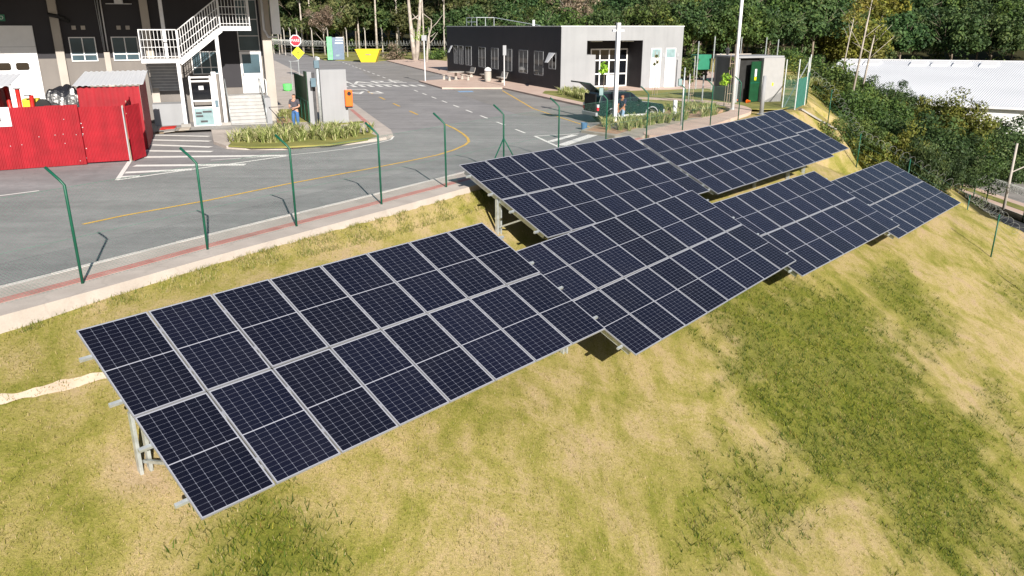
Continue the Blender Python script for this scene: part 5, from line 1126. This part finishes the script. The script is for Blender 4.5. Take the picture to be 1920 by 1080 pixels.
# ------------------------------------------------------------------ warehouse in the valley
whs = thing('warehouse', 'long white warehouse with a ribbed metal roof beyond the trees', 'warehouse', (0,0,0), 0)
def onray(px, py, Y): r = ray(px, py); k = Y/r[1]; return Vector((r[0]*k, Y, H+r[2]*k))
R0 = onray(1578, 112, 133); R1 = onray(2150, 119, 118); Ev0 = onray(1490, 184, 98); Ev1 = onray(2080, 212, 86)
n_ = 260; mb = MB(); 
for i in range(n_+1):
    k = i/n_; a = R0.lerp(R1, k); e = Ev0.lerp(Ev1, k); up_ = .0 if i % 2 else .035
    mb.v += [tuple(a+Vector((0,0,up_))), tuple(e+Vector((0,0,up_)))]
for i in range(n_): mb.f.append((2*i+1, 2*i+3, 2*i+2, 2*i))
mb.build('roof', roofw, whs)
bk = MB(); b0, b1_ = R0+Vector((4,24,-4)), R1+Vector((4,24,-4)); bk.add([R0, R1, b1_, b0], [(0,1,2,3)]).build('rear_roof', roofw, whs)
d0, d1v = Ev0+Vector((0,.5,-.15)), Ev1+Vector((0,.5,-.15))
MB().add([d0, d1v, (d1v.x, d1v.y, -9.9), (d0.x, d0.y, -9.9)], [(0,3,2,1)]).build('front_wall', mat('white_wall', (.66,.66,.66), .7, .05), whs)
MB().add([R0+Vector((0,0,-.1)), d0, (d0.x, d0.y, -9.9), (b0.x, b0.y, -9.9), b0], [(0,1,2,3,4)]).build('gable_wall', MAT['white_wall'], whs)
MB().beam(Ev0+Vector((0,-.1,.0)), Ev1+Vector((0,-.1,.0)), .3, .25).build('gutter', lightmetal, whs); MB().beam(R0+Vector((0,0,.1)), R1+Vector((0,0,.1)), .5, .12).build('ridge_cap', lightmetal, whs)
for (px, k) in ((1645,.08),(1676,.12),(1752,.2),(1786,.2),(1820,.2),(1862,.2)):
    c = onray(px, 119, 125); 
    kk = (c.x-R0.x)/(R1.x-R0.x); a = R0.lerp(R1, kk); e = Ev0.lerp(Ev1, kk); p0 = a.lerp(e, .07); p1 = a.lerp(e, .16); sx = (R1-R0).normalized()*1.1; upv = Vector((0,0,.35))
    MB().add([p0-sx+upv, p0+sx+upv, p1+sx+upv*.6, p1-sx+upv*.6, p0-sx, p0+sx, p1+sx, p1-sx], [(0,1,2,3),(0,4,5,1),(1,5,6,2),(2,6,7,3),(3,7,4,0)]).build('roof_vent', white, whs)
# ------------------------------------------------------------------ lower right street lamp, parked car, posts
def lampr(x, y, z0, h, lab, arm=(2.5, .6)):
    t = thing('street_lamp', lab, 'street lamp', (x, y, z0)); MB().tube([(0,0,0),(0,0,h)], [.13,.09], 10).build('pole', cream, t, smooth=True); MB().tube([(0,0,h*.58),(arm[0],0,h*.58+arm[1]*2)], .05, 6).build('arm', cream, t); MB().box(arm[0]-.1, arm[0]+.6, -.12, .12, h*.58+arm[1]*2-.03, h*.58+arm[1]*2+.09).build('lamp_head', lightmetal, t)
p_ = onray(1881, 393, 52); zz0 = -9.4; rr_ = ray(1881, 396); k_ = (zz0-H)/rr_[2]; lampr(rr_[0]*k_, rr_[1]*k_, zz0, 5.6, 'white concrete street lamp with a side arm on the lower street pavement')
# ------------------------------------------------------------------ trees
OL = [(.028,.046,.013),(.045,.070,.018),(.066,.096,.024),(.092,.122,.030),(.13,.15,.036)]
DK = [(.018,.038,.013),(.028,.054,.018),(.042,.073,.024),(.058,.092,.030),(.085,.115,.038)]
YL = [(.07,.075,.012),(.11,.115,.018),(.16,.155,.025),(.20,.18,.03),(.19,.17,.045)]
EU = [(.040,.050,.018),(.065,.076,.026),(.090,.098,.036),(.12,.12,.045),(.15,.14,.06)]
PK = [(.15,.10,.075),(.20,.13,.10),(.24,.17,.13),(.12,.085,.06)]
def limbs(mb, h, R_, k, r0, seed, lo=.35):
    r_ = random.Random(seed); ends = []
    tp = Vector((r_.uniform(-.3,.3), r_.uniform(-.3,.3), h)); mb.tube([(0,0,-1.0),(tp.x*.3,tp.y*.3,h*.4),(tp.x,tp.y,h)], [r0, r0*.75, r0*.4], 7)
    for i in range(k):
        a = 2*math.pi*i/k+r_.uniform(-.4,.4); z0 = h*r_.uniform(lo,.95); s = Vector((tp.x*z0/h, tp.y*z0/h, z0)); L = R_*r_.uniform(.5,.9)
        m_ = s+Vector((math.cos(a)*L*.5, math.sin(a)*L*.5, L*.55)); e = s+Vector((math.cos(a)*L, math.sin(a)*L, L*r_.uniform(.7,1.2))); mb.tube([s, m_, e], [r0*.35, r0*.22, r0*.09], 5); ends.append(e)
        for q in (-.5, .6):
            e2 = m_+Vector((math.cos(a+q)*L*.4, math.sin(a+q)*L*.4, L*.5)); mb.tube([m_, e2], [r0*.16, r0*.05], 4); ends.append(e2)
    return ends
protos = {}
def proto(name, label, cols, h, R_, nclump, nper, leaf, seed, squash=.8, tr=bark, flat=.75, r0=.22, cl=(.22,.42)):
    r_ = np.random.default_rng(seed); t = thing(name, label, 'tree', (0, -500, 0)); mb = MB(); ends = limbs(mb, h*.72, R_, 3 if tr is barkw else 6, r0, seed, .72 if tr is barkw else .35); mb.build('trunk', tr, t, smooth=True)
    d = r_.normal(size=(nclump, 3)); d[:, 2] = np.abs(d[:, 2])*1.1-.35; d /= np.linalg.norm(d, axis=1)[:, None]
    c = d*R_*r_.uniform(.45, .92, (nclump, 1))*np.array([1, 1, flat])*(1+.25*r_.normal(size=(nclump, 1)))+np.array([0, 0, h-R_*flat*.55]); rad = R_*r_.uniform(cl[0], cl[1], nclump)
    V, Fq, C = leafcloud(c, rad, nper, leaf, cols, squash, seed); npmesh('crown', V, Fq, leafm, C, t); return t
used = {}
def plant(key, x, y, s, rz=None, label=None, group=None, z=None, sz=1.0):
    t = protos[key]
    if key not in used: o = t; used[key] = 1
    else: o = copy_tree(t)
    o.location = (x, y, T(x, y) if z is None else z); o.scale = (s, s, s*sz); o.rotation_euler = (0, 0, random.uniform(0, 6.28) if rz is None else rz)
    if label: o['label'] = label
    if group: o['group'] = group
    return o
protos['n1'] = proto('broadleaf_tree', 'x', OL, 8.2, 4.6, 120, 260, .13, 21, cl=(.14,.34))
protos['n2'] = proto('broadleaf_tree', 'x', DK, 7.6, 4.4, 120, 260, .13, 22, cl=(.14,.34))
protos['n3'] = proto('broadleaf_tree', 'x', [(.05,.06,.012),(.085,.10,.018),(.12,.125,.022),(.15,.14,.03),(.09,.11,.02)], 8.0, 4.4, 110, 240, .13, 23, cl=(.14,.32))
protos['f1'] = proto('forest_tree', 'x', OL, 8.2, 5.2, 60, 110, .32, 31, r0=.25, flat=.98)
protos['f2'] = proto('forest_tree', 'x', DK, 8.6, 5.6, 60, 110, .32, 32, r0=.25, flat=.98)
protos['f3'] = proto('forest_tree', 'x', YL, 7.8, 4.8, 55, 110, .30, 33, r0=.25, flat=.98)
protos['f4'] = proto('forest_tree', 'x', [(.04,.055,.02),(.075,.08,.03),(.10,.10,.04),(.06,.085,.025)], 8.4, 5.0, 50, 90, .30, 34, r0=.25, flat=.98, cl=(.16,.34))
protos['eu'] = proto('eucalyptus_tree', 'x', EU, 17, 4.6, 40, 80, .27, 41, tr=barkw, flat=1.5, r0=.26, cl=(.14,.30))
protos['eu2'] = proto('eucalyptus_tree', 'x', EU, 19, 4.2, 34, 80, .27, 42, tr=barkw, flat=1.7, r0=.24, cl=(.14,.28))
def pinkproto():
    t = thing('bare_tree', 'x', 'tree', (0,-500,0)); mb = MB(); limbs(mb, 8, 5, 9, .22, 5); mb.build('trunk', barkw, t, smooth=True)
    r_ = np.random.default_rng(5); c = r_.normal(size=(45, 3))*np.array([2.2,2.2,1.5])+np.array([0,0,10]); V, Fq, C = leafcloud(c, np.full(45, 1.1), 60, .2, PK, .8, 5); npmesh('crown', V, Fq, leafm, C, t); return t
protos['pk'] = pinkproto()
# near trees on the low ground at the right: each crown centre lies on a surveyed bearing
near = [('n1',1545,150,78,1.0,'olive green tree directly right of the pale fence posts'),('n1',1585,205,66,.85,'leafy green tree behind the upper run of razor wire'),('n3',1530,205,68,.62,'low yellow green tree at the foot of the mesh enclosure'),
 ('n2',1668,190,80,.62,'dark rounded tree in front of the left part of the warehouse'),('n3',1765,215,72,.92,'large olive brown tree in front of the middle of the warehouse roof'),('n2',1700,255,62,.95,'dark tree with spreading visible limbs behind the razor wire'),
 ('n1',1640,235,70,.9,'mid green tree between the dark rounded tree and the fence corner'),('n2',1840,262,76,1.0,'dark green tree below the right part of the warehouse wall'),('n2',1915,255,80,1.05,'dark tree at the right edge of the photo under the warehouse wall'),
 ('n1',1775,270,68,.8,'green tree overhanging the lower street left of the lamp'),('n2',1770,300,60,.62,'small dark street tree by the pink pavement'),('n1',1598,160,92,.7,'tree whose top touches the left end of the warehouse roof'),
 ('n3',1500,140,98,.95,'yellow green tree behind the pale cabin'),('n1',1460,110,108,1.1,'green tree rising behind the roof of the pale cabin'),('n3',1720,180,88,.9,'brownish tree between the warehouse and the large olive tree'),('n2',1886,300,78,.6,'dark shrubby tree beside the street lamp'),
 ('n2',1830,310,76,.5,'small dark tree between the street lamp and the fence coil'),('n3',1668,290,58,.6,'low bushy tree right behind the razor coil at the fence'),('n2',1735,312,56,.5,'low dark bush above the lower fence'),('n1',1600,250,60,.6,'bushy green tree touching the fence half way down the hill')]
tops = {0:122,1:172,2:170,3:165,4:188,5:222,6:205,7:236,8:242,9:252,10:268,11:146,12:125,13:98,14:200,15:268,16:290,17:262,18:290,19:225}
tops.update({15:282, 16:300})
for ni, (key, px, py, D_, s, lab) in enumerate(near):
    py = tops[ni]+72*s*70/D_
    c = onray(px, py, D_); h0 = protos[key]; g_ = T(c.x, c.y); hc = {'n1':8.2-1.9,'n2':7.6-1.8,'n3':8.0-1.8}[key]*s
    sz = max(.75, min(1.9, (c.z-g_)/hc)) ; plant(key, c.x, c.y, s, label=lab, z=c.z-hc if (c.z-g_) < hc else g_, sz=1.0 if (c.z-g_) < hc else sz)
# forest in rows behind; every tree a copy of one of a few kinds
FL = {'f1':('olive green forest tree standing in the wood behind the campus','olive green trees of the wood'),'f2':('dark green forest tree standing in the wood behind the campus','dark green trees of the wood'),
      'f3':('yellow green forest tree standing in the wood behind the campus','yellow green trees of the wood'),'f4':('brownish green loose forest tree of the wood behind the campus','brownish trees of the wood'),
      'eu':('tall pale-trunked eucalyptus in the wood behind the far fence','eucalyptus trees behind the far fence'),'eu2':('slim very tall eucalyptus with a pale trunk in the wood','slim eucalyptus trees in the wood'),'pk':('bare pinkish-crowned tree in the wood','bare pinkish trees in the wood')}
def where(px, D_):
    a = 'behind the far fence' if px < 860 else 'above the roof of the low building' if px < 1290 else 'behind the pale cabin' if px < 1560 else 'above the warehouse roof'
    return a, ('in the front row' if D_ < 175 else 'farther back' if D_ < 215 else 'up the hill' if D_ < 290 else 'on the hilltop')
KN = {'f1': 'olive green tree', 'f2': 'dark green tree', 'f3': 'yellow green tree', 'f4': 'brownish green tree', 'eu': 'pale-trunked eucalyptus', 'eu2': 'slim tall eucalyptus', 'pk': 'bare pinkish tree'}
def flab(k, px, D_):
    a, d = where(px, D_); return '%s %s %s' % (KN[k], d, a), '%ss %s %s' % (KN[k], d, a)
def row(D_, pa, pb, step, keys, smin, smax, jit=6):
    px = pa
    while px < pb:
        d = D_+random.uniform(-jit, jit); k = random.choice(keys); r = ray(px+random.uniform(-.3,.3)*step, 50); kk = d/r[1]; x, y = r[0]*kk, d
        lb, gr_ = flab(k, px, D_); plant(k, x, y, random.uniform(smin, smax), label=lb, group=gr_); px += step
row(160, 500, 860, 30, ['eu','eu2','f4'], .85, 1.05, 4); row(170, 490, 1000, 30, ['f2','f1','f4','f2'], 1.0, 1.3, 5)
row(180, 480, 1330, 38, ['f2','f1','f4','f2'], 1.0, 1.25); row(200, 480, 1400, 44, ['f2','f1','f2'], 1.2, 1.5)
row(160, 850, 1320, 36, ['f1','f2','f2','f4'], .75, 1.0); row(135, 1010, 1300, 44, ['f1','f1','f2'], .62, .8, 4)
row(138, 1290, 1500, 38, ['f1','f1','f2','f4'], .7, .95, 5); row(165, 1300, 1640, 38, ['f1','f2','f4','f3','f2'], .95, 1.2); row(190, 1330, 1960, 36, ['f2','f1','f4','f1'], 1.0, 1.3)
row(225, 1180, 1960, 36, ['f2','f1','f3','f2'], 1.1, 1.4); row(265, 1180, 1960, 34, ['f2','f4','f2','f1'], 1.2, 1.5); row(310, 1250, 1960, 32, ['f2','f1','f2'], 1.3, 1.6); row(360, 1300, 1980, 32, ['f2','f2','f1'], 1.4, 1.7)
for px, D_, s, lb in ((1430,186,1.35,'bare pinkish tree behind the tall lamp post by the cabin'),(1075,150,.95,'bare pinkish tree above the entrance corner of the low building'),(606,150,.7,'small bare pinkish tree behind the blue grey kiosk'),(1490,190,1.3,'bare pinkish tree right of the cabin above the green enclosure')):
    c = onray(px, 50, D_); plant('pk', c.x, c.y, s, label=lb)
def gum(px, py, h, lab, lean=.0, forks=2, r0=.26, seed=1, z=.1, crown=True):
    x, y = G(px, py, z); r_ = random.Random(seed); t = thing('pale_eucalyptus', lab, 'tree', (x, y, z)); mb = MB()
    tops = []
    for k in range(forks):
        a = (k-(forks-1)/2)*.55+lean; p = [Vector((k*.25*(1 if forks > 1 else 0), 0, -.3))]
        for i in range(1, 6): p.append(Vector((k*.3+a*h*i/6*.35+r_.uniform(-.15,.15), r_.uniform(-.2,.2), h*i/5)))
        mb.tube(p, [r0, r0*.85, r0*.7, r0*.55, r0*.42, r0*.28], 8); tops += p[3:]
        for i in range(2, 6):
            s_ = p[i]; e = s_+Vector((r_.choice((-1,1))*r_.uniform(1,2.4), r_.uniform(-.6,.6), r_.uniform(.6,2.0))); m_ = s_.lerp(e, .5)+Vector((0,0,-.15)); mb.tube([s_, m_, e], [r0*.32, r0*.22, r0*.08], 5); tops.append(e)
    mb.build('trunk', barkw, t, smooth=True)
    if crown:
        V, Fq, C = leafcloud([tuple(q+Vector((0,0,.3))) for q in tops if q.z > h*.62]+[tuple(q+Vector((r_.uniform(-1.5,1.5),r_.uniform(-1,1),1))) for q in tops if q.z > h*.7], [1.1]*(sum(q.z > h*.62 for q in tops)+sum(q.z > h*.7 for q in tops)), 90, .2, EU, .8, seed); npmesh('crown', V, Fq, leafm, C, t)
    return t
gum(778, 113, 15, 'great pale twin-trunked eucalyptus rising at the left of the black-walled building', .02, 2, .38, 3)
gum(583, 82, 13, 'pale eucalyptus with three white stems behind the left end of the far fence', .0, 3, .34, 4)
gum(620, 84, 14, 'single slim eucalyptus stem behind the blue grey kiosk', .0, 1, .26, 5); gum(556, 84, 14, 'slim leaning eucalyptus near the corner of the big building', -.1, 1, .24, 6)
gum(800, 116, 6, 'short crooked pale tree trunk leaning beside the black wall', .5, 1, .22, 8, crown=False); gum(672, 86, 13, 'slim eucalyptus stem above the middle of the far fence', .05, 1, .22, 9)
def stem(px, py, D_, h, lab, seed):
    c = onray(px, py, D_); r_ = random.Random(seed); t = thing('bare_stem_tree', lab, 'tree', (c.x, c.y, c.z)); mb = MB(); mb.tube([(0,0,-2),(.4,0,h*.5),(.7,0,h)], [.11,.08,.035], 6)
    for i in range(5): s_ = Vector((.6*(.5+i*.1), 0, h*(.45+i*.11))); mb.tube([s_, s_+Vector((r_.uniform(-2,2.4), 0, r_.uniform(.8,2.2)))], [.035,.012], 5)
    mb.build('trunk', barkw, t, smooth=True); V, Fq, C = leafcloud([(.7,0,h),(1.4,0,h-1),(-.2,0,h-.6)], [1.1,.9,.9], 110, .16, YL, .7, seed); npmesh('crown', V, Fq, leafm, C, t)
stem(1598, 165, 72, 7.6, 'thin pale tree with a small yellowish top before the warehouse end', 1); stem(1614, 165, 76, 5.8, 'second thin pale stem just right of the yellowish-topped one', 2); stem(1582, 112, 110, 6, 'bare white branching stem left of the warehouse roof', 3)
for k in list(protos):
    if k not in used:
        for c in list(protos[k].children): bpy.data.objects.remove(c)
        bpy.data.objects.remove(protos[k])
# brush pile and undergrowth by the far fence
def bush(px, py, r_, lab, cols, z=.1, h=1.0):
    x, y = G(px, py, z); t = thing('bush', lab, 'bush', (x, y, z)); mb = MB()
    for k in range(5): a = k*1.3; mb.tube([(0,0,0),(math.cos(a)*r_*.6, math.sin(a)*r_*.5, r_*.8*h)], [.05,.02], 5)
    mb.build('stems', bark, t); rr = np.random.default_rng(int(px)); c = rr.normal(size=(14,3))*np.array([r_*.45, r_*.4, r_*.25*h])+np.array([0,0,r_*.5*h]); V, Fq, C = leafcloud(c, np.full(14, r_*.4), 110, .10+.02*r_, cols, .8, int(px)); npmesh('crown', V, Fq, leafm, C, t)
bush(742, 112, 2.0, 'brown brush heap left of the great twin-trunked eucalyptus', PK+OL[:2]); bush(815, 112, 1.8, 'dark bush between the white post and the black wall', OL); bush(1290, 150, 2.2, 'green bush at the right corner behind the pale building', OL)
for px, py, r_, lab in ((1560,262,1.0,'low bush on the outside of the fence near the pale ditch'),(1725,352,1.2,'small bush beside the lower fence kerb'),(1835,392,1.0,'tuft-like bush beside the dark gutter by the fence')):
    c = hit(px, py); t = thing('bush', lab, 'bush', c); MB().tube([(0,0,-.2),(0,0,.6)], .04, 5).build('stems', bark, t); rr = np.random.default_rng(int(px)); cc = rr.normal(size=(10,3))*.4*r_+np.array([0,0,.5]); V, Fq, C = leafcloud(cc, np.full(10, .45*r_), 110, .07, OL, .8, int(px)); npmesh('crown', V, Fq, leafm, C, t)
